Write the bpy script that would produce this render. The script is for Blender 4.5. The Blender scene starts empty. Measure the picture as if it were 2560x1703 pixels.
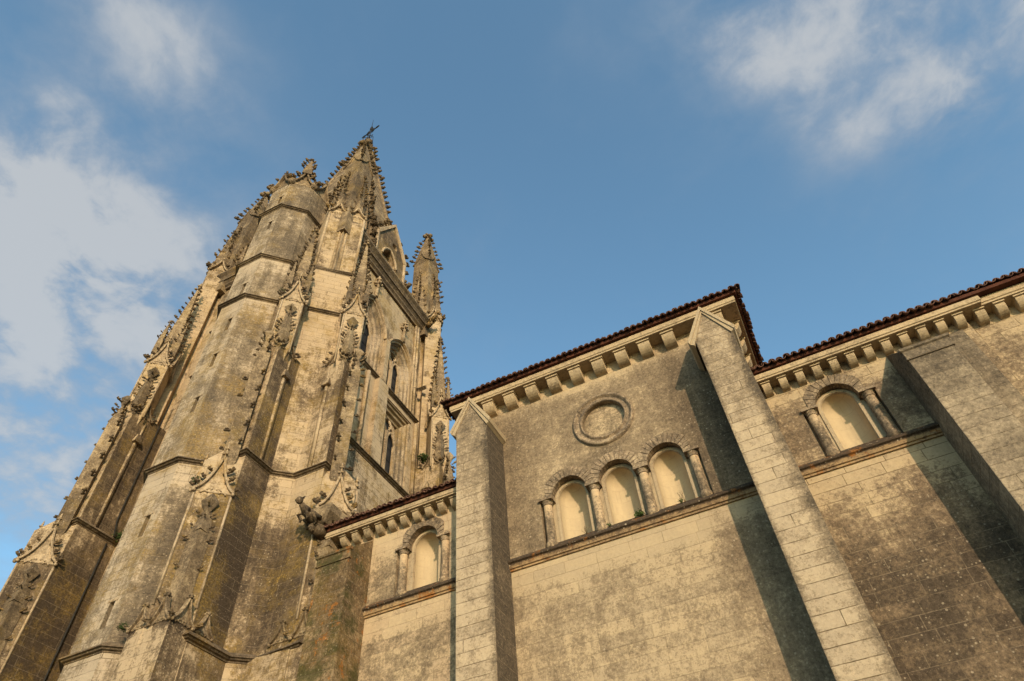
import bpy, bmesh, math, random
from mathutils import Vector, Matrix
from mathutils.geometry import tessellate_polygon
random.seed(7)
SC = bpy.context.scene
C = SC.collection
PI = math.pi
rad = math.radians

# ------------------------------------------------------------------ camera
EYE = 1.6
cam_d = bpy.data.cameras.new("camera")
cam = bpy.data.objects.new("camera", cam_d)
C.objects.link(cam)
cam_d.sensor_width = 36.0
cam_d.lens = 23.569
cam_d.clip_start = 0.1
cam_d.clip_end = 5000
_a, _b, _c = 0.863968913, -0.381416884, -0.0937682286      # pitch, yaw, roll
_f = Vector((math.sin(_b) * math.cos(_a), math.cos(_b) * math.cos(_a), math.sin(_a)))
_r0 = Vector((math.cos(_b), -math.sin(_b), 0))
_u0 = _r0.cross(_f)
_r = _r0 * math.cos(_c) + _u0 * math.sin(_c)
_u = -_r0 * math.sin(_c) + _u0 * math.cos(_c)
cam.matrix_world = Matrix(((_r.x, _u.x, -_f.x, 0), (_r.y, _u.y, -_f.y, 0), (_r.z, _u.z, -_f.z, EYE), (0, 0, 0, 1)))
SC.camera = cam

# ------------------------------------------------------------------ view transform
SC.view_settings.view_transform = 'Standard'
SC.view_settings.look = 'None'
SC.view_settings.exposure = 0.50
SC.view_settings.gamma = 1.0
SC.view_settings.use_curve_mapping = False

# ------------------------------------------------------------------ sun
SUN_V = Vector((0.70, -1.0, 0.34)).normalized()             # towards the sun
SUN_EL = math.asin(SUN_V.z)
SUN_AZ = math.atan2(SUN_V.x, SUN_V.y)
sl = bpy.data.lights.new("sun", 'SUN')
sl.energy = 3.3
sl.angle = rad(0.5)
sl.color = (1.0, 0.785, 0.545)
so = bpy.data.objects.new("sun", sl)
C.objects.link(so)
so.rotation_euler = SUN_V.to_track_quat('Z', 'Y').to_euler()
so.location = (20, -20, 30)


# ------------------------------------------------------------------ node helpers
class NT:
    def __init__(s, tree):
        s.t = tree
        s.n = tree.nodes
        s.l = tree.links

    def node(s, kind, **kw):
        n = s.n.new(kind)
        for k, v in kw.items():
            setattr(n, k, v)
        return n

    def put(s, sock, v):
        if isinstance(v, bpy.types.NodeSocket):
            s.l.new(v, sock)
        elif v is not None:
            sock.default_value = v

    def m(s, op, a, b=None, c=None, clamp=False):
        n = s.node('ShaderNodeMath', operation=op, use_clamp=clamp)
        s.put(n.inputs[0], a)
        if b is not None: s.put(n.inputs[1], b)
        if c is not None: s.put(n.inputs[2], c)
        return n.outputs[0]

    def vm(s, op, a, b=None):
        n = s.node('ShaderNodeVectorMath', operation=op)
        s.put(n.inputs[0], a)
        if b is not None: s.put(n.inputs[1], b)
        return n.outputs['Value'] if op in ('DOT_PRODUCT', 'LENGTH', 'DISTANCE') else n.outputs[0]

    def noise(s, vec, scale, detail=4, rough=0.55, dist=0.0):
        n = s.node('ShaderNodeTexNoise')
        s.put(n.inputs['Vector'], vec)
        n.inputs['Scale'].default_value = scale
        n.inputs['Detail'].default_value = detail
        n.inputs['Roughness'].default_value = rough
        n.inputs['Distortion'].default_value = dist
        return n.outputs[0]

    def voro(s, vec, scale, out='Distance', feature='F1', rnd=1.0):
        n = s.node('ShaderNodeTexVoronoi', feature=feature)
        s.put(n.inputs['Vector'], vec)
        n.inputs['Scale'].default_value = scale
        n.inputs['Randomness'].default_value = rnd
        return n.outputs[out]

    def ss(s, x, lo, hi, a=0.0, b=1.0):
        n = s.node('ShaderNodeMapRange', interpolation_type='SMOOTHSTEP')
        s.put(n.inputs['Value'], x)
        n.inputs['From Min'].default_value = lo
        n.inputs['From Max'].default_value = hi
        n.inputs['To Min'].default_value = a
        n.inputs['To Max'].default_value = b
        return n.outputs[0]

    def mix(s, f, a, b, mode='MIX'):
        n = s.node('ShaderNodeMix', data_type='RGBA', blend_type=mode)
        s.put(n.inputs[0], f)
        s.put(n.inputs[6], a if isinstance(a, bpy.types.NodeSocket) else (*a, 1))
        s.put(n.inputs[7], b if isinstance(b, bpy.types.NodeSocket) else (*b, 1))
        return n.outputs[2]

    def scalev(s, v, k):
        n = s.node('ShaderNodeVectorMath', operation='MULTIPLY')
        s.put(n.inputs[0], v)
        n.inputs[1].default_value = k
        return n.outputs[0]


# ------------------------------------------------------------------ world: Nishita sky with drifting clouds
W = bpy.data.worlds.new("World")
SC.world = W
W.use_nodes = True
wt = NT(W.node_tree)
for n in list(wt.n): wt.n.remove(n)
sky = wt.node('ShaderNodeTexSky', sky_type='NISHITA')
sky.sun_disc = False
sky.sun_elevation = SUN_EL
sky.sun_rotation = SUN_AZ
sky.altitude = 60
sky.air_density = 1.0
sky.dust_density = 0.8
sky.ozone_density = 1.5
tc = wt.node('ShaderNodeTexCoord')
D = tc.outputs['Generated']
sep = wt.node('ShaderNodeSeparateXYZ')
wt.l.new(D, sep.inputs[0])
zc = wt.m('MAXIMUM', sep.outputs[2], 0.08)
px = wt.m('DIVIDE', sep.outputs[0], zc)
py = wt.m('DIVIDE', sep.outputs[1], zc)
comb = wt.node('ShaderNodeCombineXYZ')
wt.l.new(px, comb.inputs[0]); wt.l.new(py, comb.inputs[1])
P2 = comb.outputs[0]                                        # a cloud sheet overhead, in units of its height
warp = wt.noise(P2, 3.0, 3, 0.5)
# cloud banks: centre x, y, radius x, radius y, turn, weight
BANKS = [(-0.93, 0.17, 0.21, 0.16, 0.0, 1.0), (-1.02, 0.38, 0.40, 0.25, 0.3, .86), (-0.80, 0.30, 0.17, 0.15, 0.6, .50), (-1.40, 0.60, 0.46, 0.26, 0.7, .64),
         (-0.50, 0.03, 0.07, 0.13, -0.5, .62), (-0.545, 0.16, 0.10, 0.10, -0.6, .46), (-0.74, 0.06, 0.14, 0.10, 0.0, .42),
         (0.28, 0.45, 0.22, 0.15, 0.75, .40), (0.48, 0.58, 0.30, 0.18, 0.75, .42), (0.20, 0.40, 0.10, 0.07, 0.6, .30), (0.25, 0.50, 0.08, 0.06, 0.3, .22),
         (0.40, 0.46, 0.20, 0.08, 0.5, .22), (0.62, 0.62, 0.22, 0.15, 0.75, .30), (0.50, 0.70, 0.07, 0.055, 0.75, .42), (0.34, 0.66, 0.09, 0.06, 0.6, .28), (0.0, 0.35, 0.05, 0.04, 0.5, .10),
         (-1.6, 0.9, 0.5, 0.35, 0.3, .4), (1.3, 1.0, 0.5, 0.35, 0.5, .6), (0.6, -0.9, 0.6, 0.4, 0.2, .6), (-0.6, -1.0, 0.5, 0.5, 0.2, .5)]
tot = None
for cx, cy, rx, ry, an, w in BANKS:
    dx = wt.m('SUBTRACT', px, cx); dy = wt.m('SUBTRACT', py, cy)
    ca, sa = math.cos(an), math.sin(an)
    a = wt.m('DIVIDE', wt.m('ADD', wt.m('MULTIPLY', dx, ca), wt.m('MULTIPLY', dy, sa)), rx)
    b = wt.m('DIVIDE', wt.m('ADD', wt.m('MULTIPLY', dx, -sa), wt.m('MULTIPLY', dy, ca)), ry)
    r2 = wt.m('ADD', wt.m('MULTIPLY', a, a), wt.m('MULTIPLY', b, b))
    g = wt.m('MULTIPLY', wt.m('EXPONENT', wt.m('MULTIPLY', r2, -0.9)), w)
    tot = g if tot is None else wt.m('ADD', tot, g)
nz = wt.noise(P2, 4.5, 9, 0.56, 0.25)
nz2 = wt.noise(P2, 15.0, 8, 0.6, 0.4)
nn = wt.m('ADD', wt.m('MULTIPLY', nz, 0.75), wt.m('MULTIPLY', nz2, 0.25))
dens = wt.m('MULTIPLY', wt.m('ADD', tot, 0.0), wt.ss(nn, 0.24, 0.70))
dens = wt.m('ADD', dens, wt.m('MULTIPLY', wt.ss(nn, 0.50, 0.75), 0.10))
cover = wt.ss(dens, -0.08, 0.80, 0.0, 0.84)
skyc = wt.mix(1.0, sky.outputs[0], (1.08, 1.36, 1.31), 'MULTIPLY')
cloudc = wt.mix(wt.ss(dens, 0.25, 0.9), (1.6, 1.9, 2.3), (2.7, 2.78, 2.85))
col = wt.mix(cover, skyc, cloudc)
bg = wt.node('ShaderNodeBackground')
wt.l.new(col, bg.inputs[0])
bg.inputs[1].default_value = 0.15
wo = wt.node('ShaderNodeOutputWorld')
wt.l.new(bg.outputs[0], wo.inputs[0])


# ------------------------------------------------------------------ materials
def new_mat(name):
    m = bpy.data.materials.new(name)
    m.use_nodes = True
    t = NT(m.node_tree)
    for n in list(t.n): t.n.remove(n)
    out = t.node('ShaderNodeOutputMaterial')
    b = t.node('ShaderNodeBsdfPrincipled')
    b.inputs['Roughness'].default_value = 0.92
    b.inputs['Specular IOR Level'].default_value = 0.15
    t.l.new(b.outputs[0], out.inputs[0])
    return m, t, b


def stone(name, clean=(.56, .43, .27), clean2=(.47, .37, .25), dirt=(.17, .125, .085), dark=(.05, .042, .034),
          amount=0.0, contrast=.10, ledges=(), ledge_h=0.9, bands=(), edge_x=(), low=None, yellow=0.0, ycol=(.30, .19, .05),
          bw=.95, bh=.335, joints=1.0, speck=.5, streak=.25, orange=0.0, moss=0.0, bump=1.0, side_dirt=0.0, grain=1.0, worn=0.0, macro=1.0, side_from=.80, tone=(.84, .765, .70), darkmix=1.0, block_dirt=.14, seed=0.0):
    """weathered limestone ashlar: block tint, patchy brown crust, pale lichen dots; `ledges` are heights under which rain never washes dirt in"""
    m, t, b = new_mat(name)
    geo = t.node('ShaderNodeNewGeometry')
    P = t.vm('ADD', geo.outputs['Position'], (seed, seed * .7, 0.0)) if seed else geo.outputs['Position']
    N = geo.outputs['True Normal']
    sp = t.node('ShaderNodeSeparateXYZ'); t.l.new(geo.outputs['Position'], sp.inputs[0])
    T = t.vm('CROSS_PRODUCT', (0, 0, 1), N)
    T = t.vm('NORMALIZE', T)
    u = t.vm('DOT_PRODUCT', geo.outputs['Position'], T)
    v = sp.outputs[2]
    row = t.m('FLOOR', t.m('DIVIDE', v, bh))
    wn = t.node('ShaderNodeTexWhiteNoise', noise_dimensions='1D'); t.l.new(row, wn.inputs['W'])
    u2 = t.m('ADD', u, t.m('MULTIPLY', wn.outputs[0], bw * 3))
    wob = t.noise(P, 3.0, 2, .5)
    cv = t.node('ShaderNodeCombineXYZ')
    t.l.new(t.m('ADD', u2, t.m('MULTIPLY', wob, .02)), cv.inputs[0]); t.l.new(t.m('ADD', v, t.m('MULTIPLY', wob, .014)), cv.inputs[1])
    br = t.node('ShaderNodeTexBrick', offset=0.5, squash=1.45, squash_frequency=3)
    t.l.new(cv.outputs[0], br.inputs['Vector'])
    br.inputs['Color1'].default_value = (0, 0, 0, 1)
    br.inputs['Color2'].default_value = (1, 1, 1, 1)
    br.inputs['Mortar'].default_value = (.5, .5, .5, 1)
    br.inputs['Scale'].default_value = 1.0
    br.inputs['Mortar Size'].default_value = .011
    br.inputs['Mortar Smooth'].default_value = .35
    br.inputs['Brick Width'].default_value = bw
    br.inputs['Row Height'].default_value = bh
    bk = t.node('ShaderNodeSeparateColor'); t.l.new(br.outputs['Color'], bk.inputs[0])
    blk = bk.outputs[0]
    mort = br.outputs['Fac']
    n1 = t.noise(P, .32, 5, .6, .3)
    n2 = t.noise(P, 1.5, 7, .68)
    n3 = t.noise(P, 5.0, 8, .86)
    n4 = t.noise(P, 15.0, 5, .80)
    stv = t.scalev(P, (2.6, 2.6, .22))
    st = t.noise(stv, 1.0, 6, .66)

    def dev(x, k): return t.m('MULTIPLY', t.m('SUBTRACT', x, .5), k)
    d = t.m('ADD', dev(n1, .85 * macro), amount)
    d = t.m('ADD', d, dev(n2, .65 * macro))
    d = t.m('ADD', d, dev(st, streak * 2.0))
    d = t.m('ADD', d, dev(blk, block_dirt))
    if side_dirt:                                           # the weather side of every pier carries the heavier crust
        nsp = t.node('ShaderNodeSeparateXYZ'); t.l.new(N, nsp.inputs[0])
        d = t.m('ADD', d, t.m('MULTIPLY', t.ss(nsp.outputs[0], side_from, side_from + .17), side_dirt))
    wv = t.m('ADD', v, t.m('MULTIPLY', t.m('SUBTRACT', n2, .5), ledge_h * .7))
    for L in ledges:                                       # a dry band of clean stone under each ledge
        below = t.m('SUBTRACT', L, wv)
        on = t.m('MULTIPLY', t.ss(below, -.25, .0), t.ss(below, ledge_h * .35, ledge_h * 1.25, 1, 0))
        d = t.m('SUBTRACT', d, t.m('MULTIPLY', on, .42))
    for z0, z1, amt in bands:                              # dirt that gathers between two heights
        d = t.m('ADD', d, t.m('MULTIPLY', t.ss(wv, z0, z1), amt))
    for x0, w, amt in edge_x:                              # crust along a wet arris or inner corner
        wx = t.m('ADD', sp.outputs[0], t.m('MULTIPLY', t.m('SUBTRACT', n2, .5), abs(w) * .9))
        dx = t.m('SUBTRACT', wx, x0)
        k = t.ss(dx, -w, 0) if w > 0 else t.ss(dx, 0, -w, 1, 0)
        k = t.m('MULTIPLY', k, t.ss(dx, 1.2, 1.5, 1, 0) if w > 0 else t.ss(dx, -1.5, -1.2))
        d = t.m('ADD', d, t.m('MULTIPLY', k, amt))
    d = t.m('ADD', d, t.m('ADD', dev(n3, grain * 1.9), dev(n4, grain * 1.7)))
    dm = t.ss(d, -contrast, contrast * 1.3)
    dk = t.ss(d, contrast * .7, contrast * 4.2)
    base = t.mix(blk, clean, clean2)
    base = t.mix(t.m('MULTIPLY', t.ss(n2, .35, .7), .35), base, (clean2[0] * .8, clean2[1] * .8, clean2[2] * .82))
    base = t.mix(t.m('MULTIPLY', t.ss(n4, .45, .75), .22), base, (clean[0] * .55, clean[1] * .52, clean[2] * .5))
    col = t.mix(t.m('MULTIPLY', dm, .86), base, dirt)
    col = t.mix(t.m('MULTIPLY', dk, .85 * darkmix), col, dark)
    if yellow:
        yn = t.noise(t.vm('ADD', P, (31.0, 7.0, 3.0)), .55, 5, .62)
        ym = t.m('MULTIPLY', t.ss(t.m('ADD', yn, t.m('MULTIPLY', n3, .30)), .70 - yellow * .22, .86 - yellow * .16), t.ss(n4, .38, .62, .35, 1.0))
        col = t.mix(t.m('MULTIPLY', ym, t.ss(n3, .36, .62, .25, .85)), col, ycol)
    if moss:
        mn = t.noise(t.vm('ADD', P, (3.0, 17.0, 9.0)), .9, 5, .65)
        mm = t.ss(t.m('ADD', mn, t.m('MULTIPLY', n3, .35)), .70 - moss * .15, .84 - moss * .1)
        col = t.mix(t.m('MULTIPLY', mm, .8), col, (.05, .052, .018))
    if orange:
        on_ = t.noise(t.vm('ADD', P, (11.0, 5.0, 23.0)), 1.6, 5, .7)
        om = t.ss(t.m('ADD', on_, t.m('MULTIPLY', n3, .4)), .74 - orange * .12, .84 - orange * .08)
        col = t.mix(t.m('MULTIPLY', om, .8), col, (.30, .12, .025))
    # pale crustose lichen dots and dark pits
    vr = t.voro(P, 12.0)
    vcol = t.node('ShaderNodeSeparateColor'); t.l.new(t.voro(P, 12.0, 'Color'), vcol.inputs[0])
    size = t.m('MULTIPLY', t.m('POWER', vcol.outputs[0], 2.4), .36)
    dots = t.ss(t.m('SUBTRACT', size, vr), -.02, .05)
    vr2 = t.voro(P, 26.0)
    dots2 = t.m('MULTIPLY', t.ss(vr2, .12, .22, 1, 0), t.ss(n2, .42, .6))
    dl = t.m('MULTIPLY', t.m('MAXIMUM', dots, t.m('MULTIPLY', dots2, .55)), t.m('MULTIPLY', t.ss(d, -.03, .2, .12, 1), speck), clamp=True)
    col = t.mix(dl, col, (.42, .36, .27))
    vp = t.voro(t.vm('ADD', P, (5.0, 9.0, 2.0)), 13.0)
    pit = t.m('MULTIPLY', t.ss(vp, .08, .16, 1, 0), t.ss(n1, .4, .6))
    col = t.mix(t.m('MULTIPLY', pit, .35), col, (dark[0], dark[1], dark[2]))
    jc = t.mix(t.ss(d, -.02, .25), (clean[0] * .26, clean[1] * .23, clean[2] * .19), (.20, .16, .112))
    jm = t.m('MULTIPLY', mort, t.m('MULTIPLY', t.ss(n2, .32, .62, .15, .85), joints))
    col = t.mix(jm, col, jc)
    n5 = t.noise(P, 13.0, 4, .85)
    gr = t.m('ADD', t.m('MULTIPLY', t.m('SUBTRACT', n5, .5), 2.6), t.m('MULTIPLY', t.m('SUBTRACT', n4, .5), 1.8))
    gr = t.m('MULTIPLY', gr, t.ss(d, -.35, .25, .22 * grain, .95 * grain))
    gv = t.node('ShaderNodeCombineXYZ')
    gl = t.m('MAXIMUM', t.m('ADD', gr, 1.0), .35)
    for k_ in range(3): t.l.new(gl, gv.inputs[k_])
    col = t.mix(1.0, col, gv.outputs[0], 'MULTIPLY')
    col = t.mix(1.0, col, tone, 'MULTIPLY')
    t.l.new(col, b.inputs['Base Color'])
    h = t.m('ADD', t.m('MULTIPLY', n3, .022), t.m('MULTIPLY', n4, .010))
    h = t.m('ADD', h, t.m('MULTIPLY', mort, -.012 * joints))
    h = t.m('ADD', h, t.m('MULTIPLY', blk, .006))
    h = t.m('ADD', h, t.m('MULTIPLY', pit, -.008))
    bp = t.node('ShaderNodeBump')
    bp.inputs['Strength'].default_value = .75 * bump
    bp.inputs['Distance'].default_value = 1.0
    t.l.new(h, bp.inputs['Height'])
    if worn:
        bv = t.node('ShaderNodeBevel'); bv.samples = 4
        bv.inputs['Radius'].default_value = worn
        t.l.new(bv.outputs[0], bp.inputs['Normal'])
    t.l.new(bp.outputs[0], b.inputs['Normal'])
    return m


def plain(name, c1, c2, scale=6.0, rough=.9, bump=.01):
    m, t, b = new_mat(name)
    geo = t.node('ShaderNodeNewGeometry')
    P = geo.outputs['Position']
    n = t.noise(P, scale, 6, .65)
    n2 = t.noise(P, scale * 5, 4, .6)
    k = t.ss(t.m('ADD', t.m('MULTIPLY', n, .7), t.m('MULTIPLY', n2, .3)), .36, .64)
    t.l.new(t.mix(k, c1, c2), b.inputs['Base Color'])
    b.inputs['Roughness'].default_value = rough
    bp = t.node('ShaderNodeBump'); bp.inputs['Strength'].default_value = .6
    bp.inputs['Distance'].default_value = bump * 3
    t.l.new(n2, bp.inputs['Height']); t.l.new(bp.outputs[0], b.inputs['Normal'])
    return m


K = 27.5                                                   # tower unit, metres
ZS0, ZS1, ZS2, ZS3 = .353 * K + EYE, .608 * K + EYE, .9746 * K + EYE, 1.105 * K + EYE
M_wall = stone("bay_wall_stone", amount=-.03, macro=1.3, clean=(.50, .405, .265), clean2=(.42, .345, .235), dirt=(.20, .155, .105), contrast=.20, ledges=(10.32 + EYE, 16.9 + EYE), ledge_h=.8, bands=((8.2, 3.5, .26), (10.5 + EYE, 10.9 + EYE, .30)), edge_x=((-.9, .9, .30), (-6.3, -.8, .12)), joints=.5, speck=.6, dark=(.07, .054, .038), block_dirt=.10)
M_wing = stone("wing_wall_stone", amount=.08, clean=(.50, .40, .255), clean2=(.43, .345, .225), contrast=.18, ledges=(10.35 + EYE, 13.3 + EYE), ledge_h=.85, bands=((10.9, 8.6, .42), (12.4, 13.2, .12)), dirt=(.165, .12, .08), dark=(.045, .036, .028), edge_x=((1.0, -1.4, .10), (2.4, 1.8, .10)), joints=1.1, speck=.5, macro=1.4, seed=13.0)
M_low = stone("low_wall_stone", amount=.02, clean=(.50, .405, .265), macro=1.4, contrast=.19, ledges=(10.35 + EYE, 13.3 + EYE), ledge_h=1.0, bands=((9.6, 7.6, .34), (12.6, 13.6, .08)), dirt=(.19, .15, .10), joints=.6, speck=.5, edge_x=((-10.4, -1.4, .14),), seed=27.0)
M_but = stone("buttress_stone", amount=-.08, contrast=.19, dirt=(.24, .19, .13), clean=(.50, .415, .29), clean2=(.43, .36, .26), edge_x=((-7.06, .36, .55), (1.20, .42, .60), (.05, -.16, .45)), bands=((12.0, 17.6, .26),), side_dirt=.32, speck=.4, block_dirt=.12, joints=1.4, worn=.035, bw=2.6, seed=5.0)
M_capb = stone("end_buttress_stone", amount=.20, contrast=.22, dirt=(.20, .165, .12), clean=(.44, .37, .26), clean2=(.37, .31, .225), bands=((11.2, 13.6, .34),), speck=.35, joints=1.4, worn=.035, bw=2.6, seed=3.0)
M_moss = stone("mossy_buttress_stone", amount=.16, contrast=.15, dirt=(.12, .08, .042), dark=(.035, .028, .018), clean=(.33, .25, .15), clean2=(.25, .19, .115), yellow=.45, ycol=(.15, .10, .025), orange=-.35, moss=.5, speck=.35, seed=8.0)
M_trim = stone("dressed_stone", amount=-.18, contrast=.18, dirt=(.22, .175, .12), clean=(.45, .37, .25), clean2=(.39, .32, .22), joints=.2, bw=1.3, bh=5.0, speck=.35, bump=.7, seed=2.0)
M_sill = stone("sill_stone", amount=-.08, contrast=.15, clean=(.42, .30, .165), clean2=(.34, .245, .14), bands=((10.42 + EYE, 10.50 + EYE, 1.0),), ledge_h=.03, dirt=(.15, .105, .07), dark=(.045, .034, .025), orange=-.10, joints=.2, bw=1.4, bh=5.0, speck=.9, seed=6.0)
M_cornice = stone("cornice_stone", amount=-.10, contrast=.18, dirt=(.24, .19, .125), clean=(.50, .405, .265), clean2=(.43, .35, .235), joints=.3, bw=1.3, bh=9.0, speck=.4, bump=.7, worn=.02, seed=4.0)
M_niche = stone("niche_stone", amount=-.55, contrast=.16, clean=(.53, .44, .29), clean2=(.49, .405, .27), dirt=(.38, .30, .20), joints=.2, bw=1.6, bh=.42, speck=.1, bump=.3, block_dirt=.05, grain=.5, seed=1.0)
M_col = stone("column_stone", amount=.22, contrast=.15, dirt=(.19, .15, .105), joints=.15, bw=3, bh=.9, speck=.6, bands=((11.4 + EYE, 12.3 + EYE, -.45),), seed=17.0)
M_arch = stone("arch_stone", amount=.16, contrast=.15, dirt=(.18, .14, .10), clean=(.43, .35, .24), joints=0, speck=.5, seed=9.0)
tl = (ZS0, ZS1, ZS2, ZS3)
M_tow = stone("tower_stone", amount=.20, macro=2.2, contrast=.17, clean=(.47, .385, .265), clean2=(.40, .33, .235), dirt=(.14, .103, .062), dark=(.045, .034, .023), bands=((ZS1 - 1.5, ZS0 + 1.0, .34), (ZS2 - 2, ZS1 + 1, .16), (ZS1 - .3, ZS1 + .3, -.28)), ledges=tl, ledge_h=1.7, bw=.9, yellow=.42, ycol=(.27, .18, .05), speck=.6, streak=.75, joints=1.0, seed=21.0)
M_tur = stone("turret_stone", amount=.03, macro=1.8, side_dirt=.30, side_from=.52, contrast=.17, clean=(.47, .40, .30), clean2=(.40, .34, .26), dirt=(.18, .145, .10), dark=(.075, .062, .048), bands=((ZS1 - 1.5, ZS0 + 1.0, .10), (ZS2 - 2, ZS1 + 1, .10)), ledges=tl, ledge_h=1.6, bw=.9, yellow=.42, ycol=(.27, .185, .06), speck=.5, streak=.7, joints=1.2, seed=33.0)
M_corner = stone("corner_stone", amount=.20, macro=2.0, contrast=.17, clean=(.48, .385, .26), clean2=(.40, .325, .225), dirt=(.125, .09, .056), dark=(.04, .03, .022), bands=((ZS1 - 1.5, ZS0 + 1.0, .06), (ZS2 - 2, ZS1 + 1, .16), (ZS1 - .3, ZS1 + .3, -.28)), ledges=tl, ledge_h=2.4, yellow=.44, ycol=(.25, .17, .045), side_dirt=.5, bw=.9, speck=.5, streak=.7, joints=.9, worn=.05, seed=41.0)
M_carv = stone("carved_stone", amount=.22, macro=1.6, contrast=.15, clean=(.40, .32, .205), clean2=(.33, .265, .175), dirt=(.165, .125, .082), dark=(.05, .04, .03), yellow=.25, ycol=(.24, .17, .06), joints=.1, speck=.5, seed=51.0)
M_croc = stone("crocket_stone", amount=.22, contrast=.14, clean=(.28, .22, .14), clean2=(.23, .18, .115), dirt=(.12, .09, .06), dark=(.035, .028, .021), yellow=.2, joints=0, speck=.35, seed=61.0)
M_gab = stone("gable_stone", amount=-.02, contrast=.17, clean=(.48, .39, .27), clean2=(.42, .34, .235), dirt=(.21, .165, .11), joints=.2, speck=.4, yellow=.15, seed=71.0)
M_str = stone("string_stone", amount=.24, contrast=.15, clean=(.32, .255, .17), clean2=(.27, .215, .145), dirt=(.13, .10, .07), dark=(.04, .032, .025), joints=0, speck=.5, yellow=.15, seed=81.0)
M_glass = plain("window_glass", (.012, .013, .014), (.03, .03, .032), 3, .35)
M_slit = plain("slit_stone", (.16, .13, .095), (.26, .21, .15), 5)
M_tile = plain("roof_tile", (.05, .024, .016), (.15, .075, .05), 3.2)
M_tile2 = plain("roof_tile_bed", (.05, .018, .011), (.10, .036, .021), 4.0)
M_iron = plain("iron", (.012, .011, .010), (.03, .026, .022), 9, .6)
M_leaf = plain("weed_leaf", (.035, .06, .012), (.07, .10, .02), 9, .6)
M_moss2 = plain("moss", (.018, .030, .008), (.045, .06, .015), 12, .9)
M_dry = plain("dry_stem", (.12, .085, .045), (.20, .15, .08), 9, .8)
M_ground = plain("ground_gravel", (.11, .10, .07), (.17, .15, .11), 1.5)


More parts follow.
